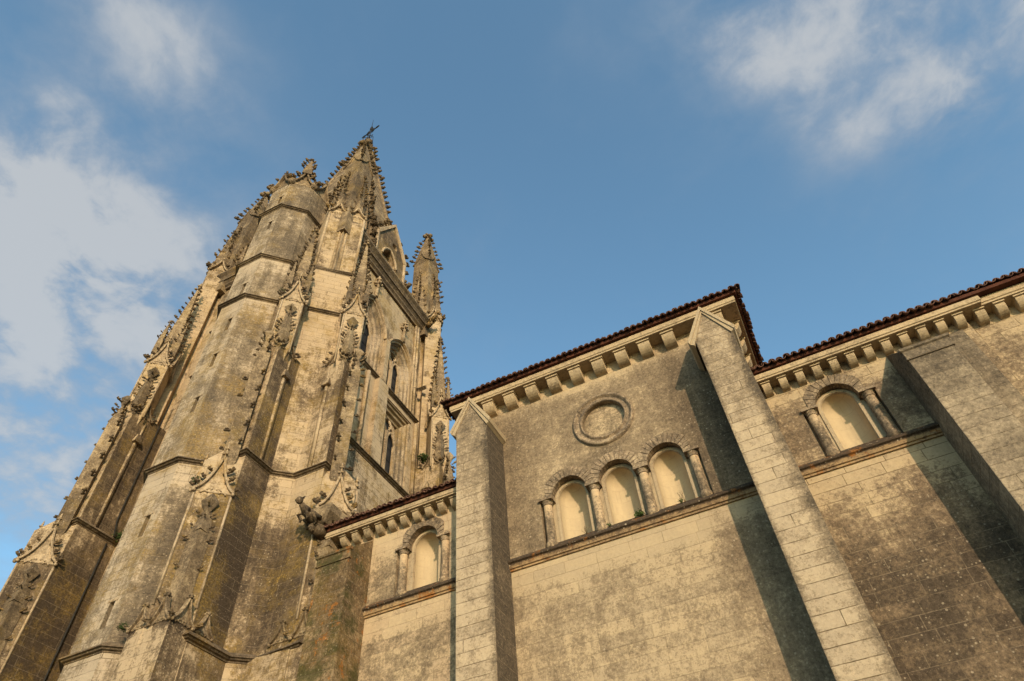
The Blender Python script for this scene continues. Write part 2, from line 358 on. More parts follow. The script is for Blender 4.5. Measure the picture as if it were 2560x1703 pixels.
# ------------------------------------------------------------------ mesh helpers
class MB:
    def __init__(s):
        s.v = []; s.f = []; s.smooth = set()

    def add(s, verts, faces, smooth=False):
        o = len(s.v)
        s.v += [tuple(p) for p in verts]
        for f in faces:
            if smooth: s.smooth.add(len(s.f))
            s.f.append([i + o for i in f])
        return o

    def box(s, x0, x1, y0, y1, z0, z1):
        v = [(x, y, z) for z in (z0, z1) for y in (y0, y1) for x in (x0, x1)]
        s.add(v, [(0, 2, 3, 1), (4, 5, 7, 6), (0, 1, 5, 4), (2, 6, 7, 3), (0, 4, 6, 2), (1, 3, 7, 5)])

    def prism(s, poly, z0, z1, top=None, smooth=False):
        """closed prism over a 2D polygon; top = another polygon for a taper"""
        n = len(poly); top = top or poly
        v = [(x, y, z0) for x, y in poly] + [(x, y, z1) for x, y in top]
        f = [(i, (i + 1) % n, n + (i + 1) % n, n + i) for i in range(n)]
        o = s.add(v, f, smooth)
        s.add(v[:n], [tuple(range(n))[::-1]]); s.add(v[n:], [tuple(range(n))])

    def extr(s, pts, vec):
        """closed prism: 3D polygon pushed along vec"""
        n = len(pts); vec = Vector(vec)
        a = [Vector(p) for p in pts]; b = [p + vec for p in a]
        s.add(a + b, [(i, (i + 1) % n, n + (i + 1) % n, n + i) for i in range(n)])
        tri = tessellate_polygon([a])
        s.add(a, [tuple(t) for t in tri]); s.add(b, [tuple(t) for t in tri])

    def loft(s, rings, closed=True, cap=True, smooth=False):
        n = len(rings[0]); v = [p for r in rings for p in r]
        f = []
        for k in range(len(rings) - 1):
            for i in range(n if closed else n - 1):
                j = (i + 1) % n
                f.append((k * n + i, k * n + j, (k + 1) * n + j, (k + 1) * n + i))
        s.add(v, f, smooth)
        if cap and closed:
            s.add(rings[0], [tuple(range(n))[::-1]]); s.add(rings[-1], [tuple(range(n))])

    def lathe(s, c, prof, n=12, smooth=True, axis=None):
        c = Vector(c)
        rings = [[c + Vector((r * math.cos(2 * PI * i / n), r * math.sin(2 * PI * i / n), z)) for i in range(n)] for r, z in prof]
        s.loft(rings, smooth=smooth)

    def tube(s, pts, r, n=6, smooth=True, cap=True):
        pts = [Vector(p) for p in pts]
        rings = []
        for i, p in enumerate(pts):
            t = (pts[min(i + 1, len(pts) - 1)] - pts[max(i - 1, 0)])
            if t.length < 1e-9: t = Vector((0, 0, 1))
            t.normalize()
            a = t.cross(Vector((.13, .31, .94)))
            if a.length < .1: a = t.cross(Vector((1, 0, 0)))
            a.normalize(); b = t.cross(a)
            rr = r[i] if isinstance(r, (list, tuple)) else r
            rings.append([p + a * rr * math.cos(2 * PI * k / n) + b * rr * math.sin(2 * PI * k / n) for k in range(n)])
        s.loft(rings, smooth=smooth, cap=cap)

    def ball(s, c, r, n=8, m=5, smooth=True):
        c = Vector(c); r = r if isinstance(r, (tuple, list)) else (r, r, r)
        rings = []
        for k in range(m + 1):
            th = PI * k / m
            rr = max(math.sin(th), .02)
            rings.append([c + Vector((r[0] * rr * math.cos(2 * PI * i / n), r[1] * rr * math.sin(2 * PI * i / n), -r[2] * math.cos(th))) for i in range(n)])
        s.loft(rings, smooth=smooth)

    def merge(s, o, M=None):
        k = len(s.f)
        vs = [tuple(M @ Vector(p)) for p in o.v] if M is not None else o.v
        s.add(vs, o.f)
        for i in o.smooth: s.smooth.add(k + i)

    def build(s, name, mat, parent=None, loc=None):
        me = bpy.data.meshes.new(name)
        L = Vector(loc) if loc is not None else (Vector(wloc(parent)) if parent is not None else Vector((0, 0, 0)))
        me.from_pydata([Vector(p) - L for p in s.v], [], s.f)
        if s.smooth:
            fl = [False] * len(s.f)
            for i in s.smooth: fl[i] = True
            me.polygons.foreach_set('use_smooth', fl)
        bm = bmesh.new(); bm.from_mesh(me)
        bmesh.ops.remove_doubles(bm, verts=bm.verts, dist=.0004)
        bmesh.ops.recalc_face_normals(bm, faces=bm.faces)
        bm.to_mesh(me); bm.free()
        me.materials.append(mat)
        o = bpy.data.objects.new(name, me)
        C.objects.link(o)
        if parent is not None:
            o.parent = parent
            o.location = L - Vector(wloc(parent))
        else:
            o.location = L
        return o


def wloc(o):
    p = Vector((0, 0, 0))
    while o is not None:
        p += o.location; o = o.parent
    return p


def thing(name, label, cat, loc, group=None):
    o = bpy.data.objects.new(name, None)
    C.objects.link(o); o.location = loc; o.empty_display_size = .5
    return tag(o, label, cat, group)


def tag(o, label, cat, group=None):
    o['label'] = label; o['category'] = cat
    if group: o['group'] = group
    return o


def struct(o):
    o['kind'] = 'structure'
    return o


def dup(o, loc, parent):
    c = o.copy(); C.objects.link(c); c.parent = parent; c.location = loc
    return c


def arc(cx, cz, r, a0, a1, n):
    return [(cx + r * math.cos(a0 + (a1 - a0) * i / n), cz + r * math.sin(a0 + (a1 - a0) * i / n)) for i in range(n + 1)]


def holed(mb, outer, holes, mapf, depth=None):
    """flat face with holes; mapf(a, b, d) -> 3D; depth = reveal depth of each hole"""
    loops = [[Vector((a, b, 0)) for a, b in L] for L in [outer] + holes]
    tri = tessellate_polygon(loops)
    flat = [p for L in loops for p in L]
    mb.add([mapf(p.x, p.y, 0) for p in flat], [tuple(t) for t in tri])
    for k, h in enumerate(holes):
        d = depth[k] if isinstance(depth, (list, tuple)) else depth
        if d:
            n = len(h)
            mb.add([mapf(a, b, 0) for a, b in h] + [mapf(a, b, d) for a, b in h], [(i, (i + 1) % n, n + (i + 1) % n, n + i) for i in range(n)])


def sweep_plan(mb, path, prof, closed=False):
    """moulding: profile [(out, z)] run along a plan polyline, outward = right of travel, mitred"""
    n = len(path); P = [Vector((p[0], p[1])) for p in path]
    rings = []
    for i in range(n):
        if closed:
            a, b, c = P[i - 1], P[i], P[(i + 1) % n]
        else:
            a, b, c = P[max(i - 1, 0)], P[i], P[min(i + 1, n - 1)]
        d1 = (b - a); d2 = (c - b)
        if d1.length < 1e-6: d1 = d2
        if d2.length < 1e-6: d2 = d1
        n1 = Vector((d1.y, -d1.x)).normalized(); n2 = Vector((d2.y, -d2.x)).normalized()
        m = (n1 + n2)
        m = m / max(m.length_squared, .2) * 2 if m.length > 1e-6 else n1
        rings.append([(b.x + m.x * o, b.y + m.y * o, z) for o, z in prof])
    if closed: rings.append(rings[0])
    k = len(prof)
    v = [p for r in rings for p in r]; f = []
    for r in range(len(rings) - 1):
        for i in range(k):
            j = (i + 1) % k
            f.append((r * k + i, r * k + j, (r + 1) * k + j, (r + 1) * k + i))
    mb.add(v, f)
    if not closed:
        mb.add(rings[0], [tuple(range(k))[::-1]]); mb.add(rings[-1], [tuple(range(k))])


# ------------------------------------------------------------------ ground
g = MB(); g.add([(-400, -400, 0), (400, -400, 0), (400, 400, 0), (-400, 400, 0)], [(0, 1, 2, 3)])
struct(g.build('ground', M_ground))

# ================================================================== CHURCH BAYS (camera at the origin, wall face at y = 16)
WY = 16.0
E = EYE
ZSILL = 10.92 + E                                           # floor of the niches
ZSPR = 12.33 + E                                            # springing of the little arches
NR = .44                                                    # niche half-width
BK = .25                                                    # depth of the arcade recess
COLP = .77                                                  # half the column spacing

bay = thing('church_bay', 'taller church bay with a blind stone medallion above three arched niches', 'church bay', (-3.5, 17.0, 0))
low = thing('church_bay', 'narrow low church bay with one arched niche wedged between bell tower and gabled buttress', 'church bay', (-10.4, 17.0, 0))
wing = thing('church_bay', 'low church bay with one arched niche and flat-topped buttress in front of its right part', 'church bay', (7.0, 17.0, 0))


def arcade_hole(cs):
    xl, xr = cs[0] - COLP - .20, cs[-1] + COLP + .20
    pts = [(xl, ZSILL - .3), (xr, ZSILL - .3), (xr, ZSPR)]
    for c in reversed(cs):
        pts += arc(c, ZSPR, .585, 0, PI, 18)
    pts.append((xl, ZSPR))
    return pts


def wall_face(cs, x0, x1, z0, z1, mat, parent, roundel=None, y=WY):
    mb = MB()
    holes = [arcade_hole(cs)]
    dep = [BK]
    if roundel:
        cx, cz, r = roundel
        holes.append(arc(cx, cz, r, 0, 2 * PI, 48)[:-1]); dep.append(.16)
    holed(mb, [(x0, z0), (x1, z0), (x1, z1), (x0, z1)], holes, lambda a, b, d: (a, y + d, b), dep)
    if roundel:
        mb.add([(a, y + .16, b) for a, b in arc(cx, cz, r, 0, 2 * PI, 48)[:-1]], [tuple(range(48))])
    mb.add([(x0, y, z0), (x0, y + 10, z0), (x0, y + 10, z1), (x0, y, z1)], [(0, 1, 2, 3)])
    mb.add([(x1, y, z0), (x1, y + 10, z0), (x1, y + 10, z1), (x1, y, z1)], [(0, 1, 2, 3)])
    o = mb.build('wall', mat, parent)
    bk = MB()                                               # the wall behind the arcade, pierced by the niche mouths
    hl = [[(c - NR, ZSILL + .001), (c + NR, ZSILL + .001)] + arc(c, ZSPR, NR, 0, PI, 20) for c in cs]
    hl = [h for h in hl]
    holed(bk, [(cs[0] - COLP - .3, ZSILL - .35), (cs[-1] + COLP + .3, ZSILL - .35), (cs[-1] + COLP + .3, ZSPR + .9), (cs[0] - COLP - .3, ZSPR + .9)], hl,
          lambda a, b, d: (a, y + BK + d, b), .05)
    bk.build('arcade_back', M_trim, parent)
    return o


def make_niche(c, parent, y=WY):
    n = MB()
    yb = y + BK + .05
    r = NR
    rows = [[(c - r * math.cos(PI * i / 20), yb + r * .92 * math.sin(PI * i / 20), z) for i in range(21)] for z in (ZSILL - .04, ZSPR)]
    for k in range(1, 9):
        a = PI / 2 * k / 8
        rows.append([(c - r * math.cos(a) * math.cos(PI * i / 20), yb + r * .92 * math.cos(a) * math.sin(PI * i / 20), ZSPR + r * math.sin(a)) for i in range(21)])
    # the dome meets the mouth along its arch: bend the quarter sphere so its rim is the arch itself
    rows = rows[:2]
    for k in range(1, 10):
        ph = PI / 2 * k / 9
        row = []
        for i in range(21):
            th = PI * i / 20
            x, d = -math.cos(th), math.sin(th)
            # sphere point at elevation ph along the meridian towards the crown of the mouth
            row.append((c + r * x * math.cos(ph), yb + r * .92 * d * math.cos(ph), ZSPR + r * math.sin(ph)))
        rows.append(row)
    n.loft(rows, closed=False, cap=False, smooth=True)
    o = n.build('niche', M_niche, parent)
    rim = MB()                                              # flat inner rim
    for R0, R1, yy in ((NR + .015, NR + .10, -.035),):
        A = arc(c, ZSPR, R0, 0, PI, 24); B = arc(c, ZSPR, R1, 0, PI, 24)
        ring = [(x, y + BK + yy, z) for x, z in A] + [(x, y + BK + yy, z) for x, z in reversed(B)]
        rim.extr(ring, (0, .06, 0))
    for sgn in (-1, 1):
        xa, xb = sorted((c + sgn * (NR + .015), c + sgn * (NR + .10)))
        rim.box(xa, xb, y + BK - .035, y + BK + .025, ZSILL - .03, ZSPR)
    rim.build('niche_rim', M_trim, o)
    v = MB()
    nv = 15
    for k in range(nv):
        a0 = PI * k / nv + .013; a1 = PI * (k + 1) / nv - .013
        rr = .88 + random.uniform(-.02, .02)
        pr = random.uniform(.02, .036)
        ring = [(c + .55 * math.cos(a0 + (a1 - a0) * t), ZSPR + .02 + .55 * math.sin(a0 + (a1 - a0) * t)) for t in (0, .5, 1)]
        ring += [(c + max(-.764, min(.764, rr * math.cos(a0 + (a1 - a0) * t))), ZSPR + .02 + rr * math.sin(a0 + (a1 - a0) * t)) for t in (1, .5, 0)]
        v.extr([(x, y - pr, z) for x, z in ring], (0, BK * .9, 0))
    v.build('arch', M_arch, o)
    return o


def make_column(x, parent, y=WY):
    n = MB()
    cy = y + .11
    n.lathe((x, cy, 0), [(.185, ZSILL - .28), (.185, ZSILL - .08), (.165, ZSILL - .05), (.15, ZSILL), (.142, ZSILL + .06), (.132, ZSPR - .24), (.132, ZSPR - .18)], 18)
    o = n.build('column', M_col, parent, loc=(x, cy, ZSILL))
    cp = MB()
    cp.lathe((x, cy, 0), [(.134, ZSPR - .20), (.158, ZSPR - .185), (.158, ZSPR - .165), (.136, ZSPR - .15), (.15, ZSPR - .11), (.195, ZSPR - .06)], 18)
    cp.box(x - .225, x + .225, y - .10, y + BK - .01, ZSPR - .06, ZSPR + .018)
    cp.build('capital', M_arch, o)
    return o


def corbel_proto(w, h, d, name, parent, mat):
    """scrolled stone bracket hanging under a cornice; origin at top centre on the wall face, projecting to -y"""
    n = MB()
    prof = [(0, 0), (-d, 0), (-d, -h * .14), (-d * .93, -h * .17), (-d * .93, -h * .21)]
    prof += [(-d * .93 + d * .93 * (1 - math.cos(t * PI / 2)) * .9, -h * .21 - h * .74 * math.sin(t * PI / 2) ** 1.15) for t in (.12, .25, .4, .55, .7, .85, 1)]
    prof += [(0, -h)]
    n.extr([(-w / 2, y, z) for y, z in prof], (w, 0, 0))
    n.box(-w / 2 - .025, w / 2 + .025, -d - .02, 0, -h * .16, -.003)
    return n


def corbel_row(xs, y, ztop, w, h, d, parent, mat=None):
    proto = corbel_proto(w, h, d, 'corbel', parent, mat)
    L0 = Vector(wloc(parent))
    o = proto.build('corbel', mat or M_cornice, None, loc=(0, 0, 0))
    o.parent = parent
    o.location = Vector((xs[0], y, ztop)) - L0
    for x in xs[1:]:
        dup(o, Vector((x, y, ztop)) - L0, parent)
    return o


def tile_roof(mb, x0, x1, ye, ze, slope, length, pitch=.21, r=.098, dirv=(0, 1), flip=False):
    """canal tiles: an eave row of jittered half-round cover tiles over pans, then the corrugated slope"""
    n = int(abs(x1 - x0) / pitch)
    dx, dy = dirv                                           # horizontal direction up the slope
    sx, sy = -dy, dx                                        # along the eave (right-handed)
    if dirv == (0, 1): sx, sy = 1, 0
    sl_ = math.tan(slope)
    for i in range(n + 1):
        t = x0 + (x1 - x0) * i / n
        jo = random.uniform(-.035, .035); jz = random.uniform(-.012, .016); jr = r * random.uniform(.93, 1.07)
        jt = random.uniform(-.02, .02)
        for kind in (0, 1):
            tt = t + (0 if kind == 0 else pitch * .5)
            if kind == 1 and i == n: continue
            for seg in range(3):
                if min(abs(tt - x0), abs(tt - x1)) < (seg * .34 + .25) and seg: continue
                s0 = (jo if kind == 0 else jo - .05) + seg * .34
                s1 = s0 + .42
                rings = []
                for ss_, rr in ((s0, jr), (s1, jr * .82)):
                    o_ = []; q = []
                    for a in range(7):
                        th = PI * a / 6
                        for RR, L in ((rr, o_), (rr - .018, q)):
                            up = RR * math.sin(th) * (1 if kind == 0 else -1)
                            al = tt + jt * (ss_ - s0) + RR * math.cos(th)
                            zz = ze + ss_ * sl_ + up + jz + seg * .012 + (.035 if kind == 0 else .075)
                            if dirv == (0, 1): L.append((al, ye + ss_, zz))
                            else: L.append((ye + ss_ * dx, al, zz))
                    rings.append(o_ + q[::-1])
                mb.loft(rings, closed=True, cap=True, smooth=False)


def cornice_slab(mb, path, z0, z1, out):
    h = z1 - z0
    prof = [(-.05, z0), (out - .03, z0), (out - .03, z0 + h * .22), (out, z0 + h * .28), (out, z1 - h * .12), (out - .02, z1), (-.05, z1)]
    sweep_plan(mb, path, prof)


# ---------- central bay
CX0, CX1 = -8.30, 1.16                                      # its two corners
CB = 16.95 + E; CT = 17.24 + E
MED = (-3.52, 14.62 + E)
w_ = wall_face([-5.03, -3.50, -1.97], CX0, CX1, 0, CT, M_wall, bay, roundel=(MED[0], MED[1], .72))
for c in (-5.03, -3.50, -1.97): make_niche(c, bay)
col0 = make_column(-5.80, bay)
for x in (-4.265, -2.735, -1.20):
    k_ = dup(col0, col0.location + Vector((x + 5.80, 0, 0)), bay)
    for ch in col0.children: dup(ch, ch.location, k_)
md = MB()
rings = []
for r_, yy in ((.715, -.002), (.722, -.05), (.75, -.075), (.785, -.06), (.80, -.015), (.92, -.015), (.94, -.08), (.985, -.10), (1.03, -.075), (1.05, .01)):
    rings.append([(MED[0] + r_ * math.cos(2 * PI * i / 72), WY + yy, MED[1] + r_ * math.sin(2 * PI * i / 72)) for i in range(72)])
md.loft(rings, closed=True, cap=False, smooth=True)
md = md.build('medallion', M_arch, bay)
dk_ = MB(); dk_.add([(a, WY + .145, b) for a, b in arc(MED[0], MED[1], .715, 0, 2 * PI, 48)[:-1]], [tuple(range(48))]); dk_.build('disc', M_low, md)


def sill_course(path, parent):
    mb = MB()
    z = 10.30 + E
    prof = [(-.02, z), (.05, z), (.06, z + .05), (.10, z + .06), (.115, z + .10), (.15, z + .17), (.205, z + .20), (.205, z + .245), (.19, z + .262), (-.235, ZSILL + .012), (-.30, ZSILL + .012), (-.30, z)]
    sweep_plan(mb, path, prof)
    return mb.build('sill_course', M_sill, parent)


sill_course([(-7.12, WY), (.07, WY)], bay)
cn = MB()
cornice_slab(cn, [(CX0, WY + 9.5), (CX0, WY), (CX1, WY), (CX1, WY + 9.5)], CB, CT, .58)
cn.build('cornice', M_cornice, bay)
corbel_row([-7.42 + .842 * i for i in range(9)] + [.98], WY, CB, .40, .47, .46, bay)
# corbels of the right-hand return
rc = MB(); rc.merge(corbel_proto(.40, .47, .46, '', None, None), Matrix.Rotation(PI / 2, 4, 'Z'))
rr_ = rc.build('corbel', M_cornice, None, loc=(0, 0, 0)); rr_.parent = bay
rr_.location = Vector((CX1, WY + .5, CB)) - wloc(bay)
for k in range(1, 7): dup(rr_, Vector((CX1, WY + .5 + .84 * k, CB)) - wloc(bay), bay)
rf = MB()
EV = .80                                                    # tile overhang
x0, x1, y0, y1 = CX0 - EV, CX1 + EV, WY - EV, WY + 13.5
sl_c = rad(19)
zr = CT + .10
# bed of the tiles (the red underside) and the hipped slopes
sweep_plan(rf, [(CX0, WY + 9.5), (CX0, WY), (CX1, WY), (CX1, WY + 9.5)], [(-.3, CT + .003), (EV - .12, CT + .003), (EV - .10, CT + .11), (-.3, CT + .40)])
rh = (x1 - x0) / 2
rf.add([(x0 + .1, y0 + .1, zr), (x1 - .1, y0 + .1, zr), ((x0 + x1) / 2, y0 + rh, zr + rh * math.tan(sl_c)), (x0 + .1, y1, zr), (x1 - .1, y1, zr), ((x0 + x1) / 2, y1, zr + rh * math.tan(sl_c))],
       [(0, 1, 2), (1, 4, 5, 2), (3, 0, 2, 5)])
rf.build('roof', M_tile2, bay)
tm = MB()
tile_roof(tm, x0, x1, y0, zr, sl_c, 2)
tile_roof(tm, y0 + .2, y0 + 10, x1, zr, sl_c, 2, dirv=(-1, 0))
tile_roof(tm, y0 + .2, y0 + 10, x0, zr, sl_c, 2, dirv=(1, 0))
tm.build('roof_tiles', M_tile, bay)


# ---------- gabled buttresses of the central bay
def gabled_buttress(xa, xb, yf, ga, gb, gapex, zsh, zap, parent):
    """body xa..xb from the wall to yf; gable coping ga..gb with shoulders at zsh, apex gapex, zap"""
    mb = MB()
    m = (xa + xb) / 2
    k = (zap - zsh) / ((gb - ga) / 2)
    zs = zsh + (xa - ga) * k - .02
    za = zap - .16
    sec = [(xa, 0), (xb, 0), (xb, zs - .05), (m, za), (xa, zs - .05)]
    mb.extr([(x, yf, z) for x, z in sec], (0, WY - yf - .003, 0))
    o = mb.build('buttress', M_but, parent)
    cp = MB()
    t = .15
    dn = .17
    for sgn, e in ((-1, ga), (1, gb)):
        ring = [(e, zsh), (gapex, zap), (gapex, zap - dn), (e + (-sgn) * .05, zsh - dn * .75)]
        cp.extr([(x, yf - .08, z) for x, z in ring], (0, WY - yf + .06, 0))
        ring2 = [(e - sgn * .05, zsh - .12), (gapex, zap - dn - .01), (gapex, zap - dn - .12), (e - sgn * .16, zsh - .20)]
        cp.extr([(x, yf - .045, z) for x, z in ring2], (0, WY - yf + .02, 0))
    cp.build('coping', M_trim, o)
    return o


gabled_buttress(-8.25, -7.11, 14.80, -8.46, -6.94, -7.72, 15.27 + E, 16.58 + E, bay)
gabled_buttress(.067, 1.165, 14.80, -.16, 1.30, .57, 15.22 + E, 16.56 + E, bay)

# ---------- low bay on the left
LX0, LX1 = -13.30, CX0
LB = 13.42 + E; LT = 13.64 + E
wall_face([-10.12], LX0, LX1, 0, LT, M_low, low)
make_niche(-10.12, low)
c1_ = make_column(-10.89, low)
k_ = dup(c1_, c1_.location + Vector((1.54, 0, 0)), low)
for ch in c1_.children: dup(ch, ch.location, k_)
sill_course([(-12.09, WY), (-8.252, WY)], low)
cn = MB(); cornice_slab(cn, [(LX0 - .02, WY + 3), (LX0 - .02, WY), (LX1, WY)], LB, LT, .47)
cn.build('cornice', M_cornice, low)
corbel_row([-13.14 + .475 * i for i in range(11)], WY, LB, .225, .34, .34, low)
rf = MB()
EVL = .62
sweep_plan(rf, [(LX0 - .1, WY + 3), (LX0 - .1, WY), (LX1, WY)], [(-.3, LT + .003), (EVL - .10, LT + .003), (EVL - .08, LT + .10), (-.3, LT + .35)])
rf.add([(LX0 - .6, WY - EVL + .1, LT + .1), (LX1, WY - EVL + .1, LT + .1), (LX1, WY + 9, LT + .1 + 9.5 * math.tan(rad(20))), (LX0 - .6, WY + 9, LT + .1 + 9.5 * math.tan(rad(20)))], [(0, 1, 2, 3)])
rf.build('roof', M_tile2, low)
tm = MB(); tile_roof(tm, LX0 - .62, LX1, WY - EVL, LT + .09, rad(20), 2)
tm.build('roof_tiles', M_tile, low)


def flat_buttress(xa, xb, yf, zt, zw, mat, parent, taper=0.0):
    mb = MB()
    p0 = [(xa, WY - .003), (xa - taper, yf - taper), (xb + taper, yf - taper), (xb, WY - .003)]
    p1 = [(xa, WY - .003), (xa, yf), (xb, yf), (xb, WY - .003)]
    v = [(x, y, 0) for x, y in p0] + [(p1[0][0], p1[0][1], zw), (xa, yf, zt), (xb, yf, zt), (p1[3][0], p1[3][1], zw)]
    mb.add(v, [(0, 1, 5, 4), (1, 2, 6, 5), (2, 3, 7, 6), (4, 5, 6, 7), (3, 0, 4, 7)])
    o = mb.build('buttress', mat, parent)
    cp = MB()
    z = zt
    prof = [(-.01, z - .36), (.035, z - .36), (.04, z - .32), (.02, z - .30), (.02, z - .08), (.065, z - .05), (.07, z + .02), (-.01, z + .06)]
    sweep_plan(cp, [(xa, yf + .04), (xa, yf), (xb, yf), (xb, yf + .04)], prof)
    cp.build('coping', mat, o)
    return o


b_ = flat_buttress(-13.30, -12.08, 14.87, 12.16 + E, 13.05 + E, M_moss, low, taper=.06)

# ---------- right wing
RX0, RXJ, RX1 = CX1, 6.86, 26.0
RB = 13.52 + E; RT = 13.76 + E
wall_face([2.95], RX0, RXJ, 0, RT, M_wing, wing)
rw = MB(); rw.box(RXJ, RX1, WY + .12, WY + 8, 0, RT - .02); rw.build('wall', M_wing, wing)
make_niche(2.95, wing)
c1_ = make_column(2.18, wing)
k_ = dup(c1_, c1_.location + Vector((1.54, 0, 0)), wing)
for ch in c1_.children: dup(ch, ch.location, k_)
sill_course([(1.167, WY), (4.652, WY)], wing)
cn = MB()
cornice_slab(cn, [(RX0, WY), (RXJ, WY), (RXJ, WY + .15)], RB, RT, .47)
cornice_slab(cn, [(RXJ + .02, WY + .14), (RX1, WY + .14)], RB - .003, RT + .02, .47)
cn.build('cornice', M_cornice, wing)
corbel_row([1.42 + .477 * i for i in range(12)], WY, RB, .225, .34, .34, wing)
corbel_row([1.42 + .477 * 12 + .06 + .50 * i for i in range(16)], WY + .12, RB - .003, .24, .36, .36, wing)
pl_ = MB(); pl_.box(5.72, 6.62, WY - .06, WY + .05, 0, RB - .36); pl_.build('pilaster', M_capb, wing)
flat_buttress(4.65, 5.71, 14.72, 12.14 + E, 13.2 + E, M_capb, wing)
rf = MB()
sweep_plan(rf, [(RX0, WY), (RX1, WY)], [(-.3, RT + .023), (EVL - .10, RT + .023), (EVL - .08, RT + .11), (-.3, RT + .37)])
rf.add([(RX0, WY - EVL + .1, RT + .1), (RX1, WY - EVL + .1, RT + .1), (RX1, WY + 9, RT + .1 + 9.5 * math.tan(rad(20))), (RX0, WY + 9, RT + .1 + 9.5 * math.tan(rad(20)))], [(0, 1, 2, 3)])
rf.build('roof', M_tile2, wing)
tm = MB()
tile_roof(tm, RX0 + .03, RXJ - .1, WY - EVL, RT + .11, rad(20), 2)
tile_roof(tm, RXJ, 16, WY - EVL + .07, RT + .16, rad(20), 2)
tm.build('roof_tiles', M_tile, wing)
# ================================================================== BELL TOWER
TX, TY = -.761 * K, .7286 * K                               # tower axis
HB = .173 * K                                               # half width of its body


def kz(z): return z * K + EYE


tower = thing('bell_tower', 'tall Gothic bell tower with crocketed spire and polygonal stair turret', 'bell tower', (TX, TY, 0))
CROCKETS = []                                               # owner, point, outward 2D direction, size


def croc(owner, p, d, s):
    CROCKETS.append((owner, Vector(p), Vector((d[0], d[1], 0)).normalized(), s))


class Arm:
    """local frame: u across, v outward from the tower axis, z up (metres)"""
    def __init__(s, ox, oy, eu, ev):
        s.o = Vector((ox, oy)); s.eu = Vector(eu); s.ev = Vector(ev)

    def xy(s, u, v):
        q = s.o + s.eu * u + s.ev * v
        return (q.x, q.y)

    def p(s, u, v, z):
        q = s.o + s.eu * u + s.ev * v
        return (q.x, q.y, z)

    def sub(s, u, v, turn):
        """frame on a side face: turn +1 faces +u, -1 faces -u; origin at (u, v)"""
        q = s.o + s.eu * u + s.ev * v
        return Arm(q.x, q.y, s.ev * (-turn), s.eu * turn)


def ogee(w, h, n=9):
    P = [(w, 0), (w * .56, h * .10), (w * .20, h * .50), (0, h)]
    out = []
    for i in range(n + 1):
        t = i / n; a = (1 - t)
        out.append((a ** 3 * P[0][0] + 3 * a * a * t * P[1][0] + 3 * a * t * t * P[2][0] + t ** 3 * P[3][0],
                    a ** 3 * P[0][1] + 3 * a * a * t * P[1][1] + 3 * a * t * t * P[2][1] + t ** 3 * P[3][1]))
    return out


def finial(mb, c, h, r):
    """stalk with two rings of leaf knobs and a bud"""
    x, y, z = c
    mb.lathe((x, y, z), [(r * .28, 0), (r * .22, h * .3), (r * .3, h * .45), (r * .2, h * .6), (r * .34, h * .8), (r * .1, h)], 8)
    for k, zz, q in ((4, .34, 1.0), (4, .66, .7)):
        for i in range(k):
            a = PI / 4 + i * PI / 2 + zz
            mb.ball((x + r * q * .62 * math.cos(a), y + r * q * .62 * math.sin(a), z + h * zz), (r * .42 * q, r * .42 * q, r * .30 * q), 6, 4)


def gable(mb, fr, u0, u1, v, zb, h, th, owner=None, nc=3, cs=.30, fin=True, rim=.11, proud=0.0, cusps=True):
    """ogee gable plate on the plane v of frame fr with a raised hood rim, crockets and a finial"""
    uc = (u0 + u1) / 2; w = (u1 - u0) / 2
    R = ogee(w, h)
    L = [(-a, b) for a, b in R]
    face = [(uc + a, zb + b) for a, b in L] + [(uc + a, zb + b) for a, b in reversed(R[:-1])]
    mb.extr([fr.p(a, v - .05, z) for a, z in face], Vector(fr.p(0, .05 + th * .10, 0)) - Vector(fr.p(0, 0, 0)))
    for side in (L, R):
        rings = []
        for i, (a, b) in enumerate(side):
            a0, b0 = side[max(i - 1, 0)]; a1, b1 = side[min(i + 1, len(side) - 1)]
            d = Vector((a1 - a0, b1 - b0)).normalized()
            n = Vector((-d.y, d.x)) if side is R else Vector((d.y, -d.x))
            if n.y < 0 and abs(n.y) > abs(n.x): n = -n
            n = Vector((abs(n.x) * (1 if side is R else -1), abs(n.y)))
            q = [(0, -.04), (0, th), (rim * .45, th * 1.15), (rim, th * .95), (rim, -.04)]
            rings.append([fr.p(uc + a + n.x * o, v + vv, zb + b + n.y * o) for o, vv in q])
        mb.loft(rings)
    if cusps and w > .35:
        for sg in (-1, 1):
            for t0, r_ in ((.30, .20), (.58, .15)):
                a, b = R[int(t0 * 9)]
                cc = [(uc + sg * (a * .62 + r_ * w * math.cos(t)), zb + b * .35 + r_ * w * math.sin(t) - .1 * h) for t in (0.1, .7, 1.3, 1.9, 2.6)]
                mb.tube([fr.p(x, v + th * .12, z) for x, z in cc], .025 + .01 * w, 5)
    for sg in (-1, 1):                                      # end stops
        q = fr.p(uc + sg * w, v + th * .6, zb - .02)
        mb.ball(q, (rim * .9, rim * .9, rim * .8), 6, 4)
    if fin:
        finial(mb, fr.p(uc, v + th * .4, zb + h - .02), h * (.55 if fin is True else fin), max(.13, w * .22))
    if owner is not None and nc:
        for sg, side in ((-1, L), (1, R)):
            for k in range(nc):
                a, b = side[1 + int(k * 7 / max(nc - .3, 1))]
                q = fr.p(uc + a + sg * rim * .7, v + th * .6, zb + b + rim * .7)
                dd = fr.eu * sg * .8 + fr.ev * .6
                croc(owner, q, dd, cs)


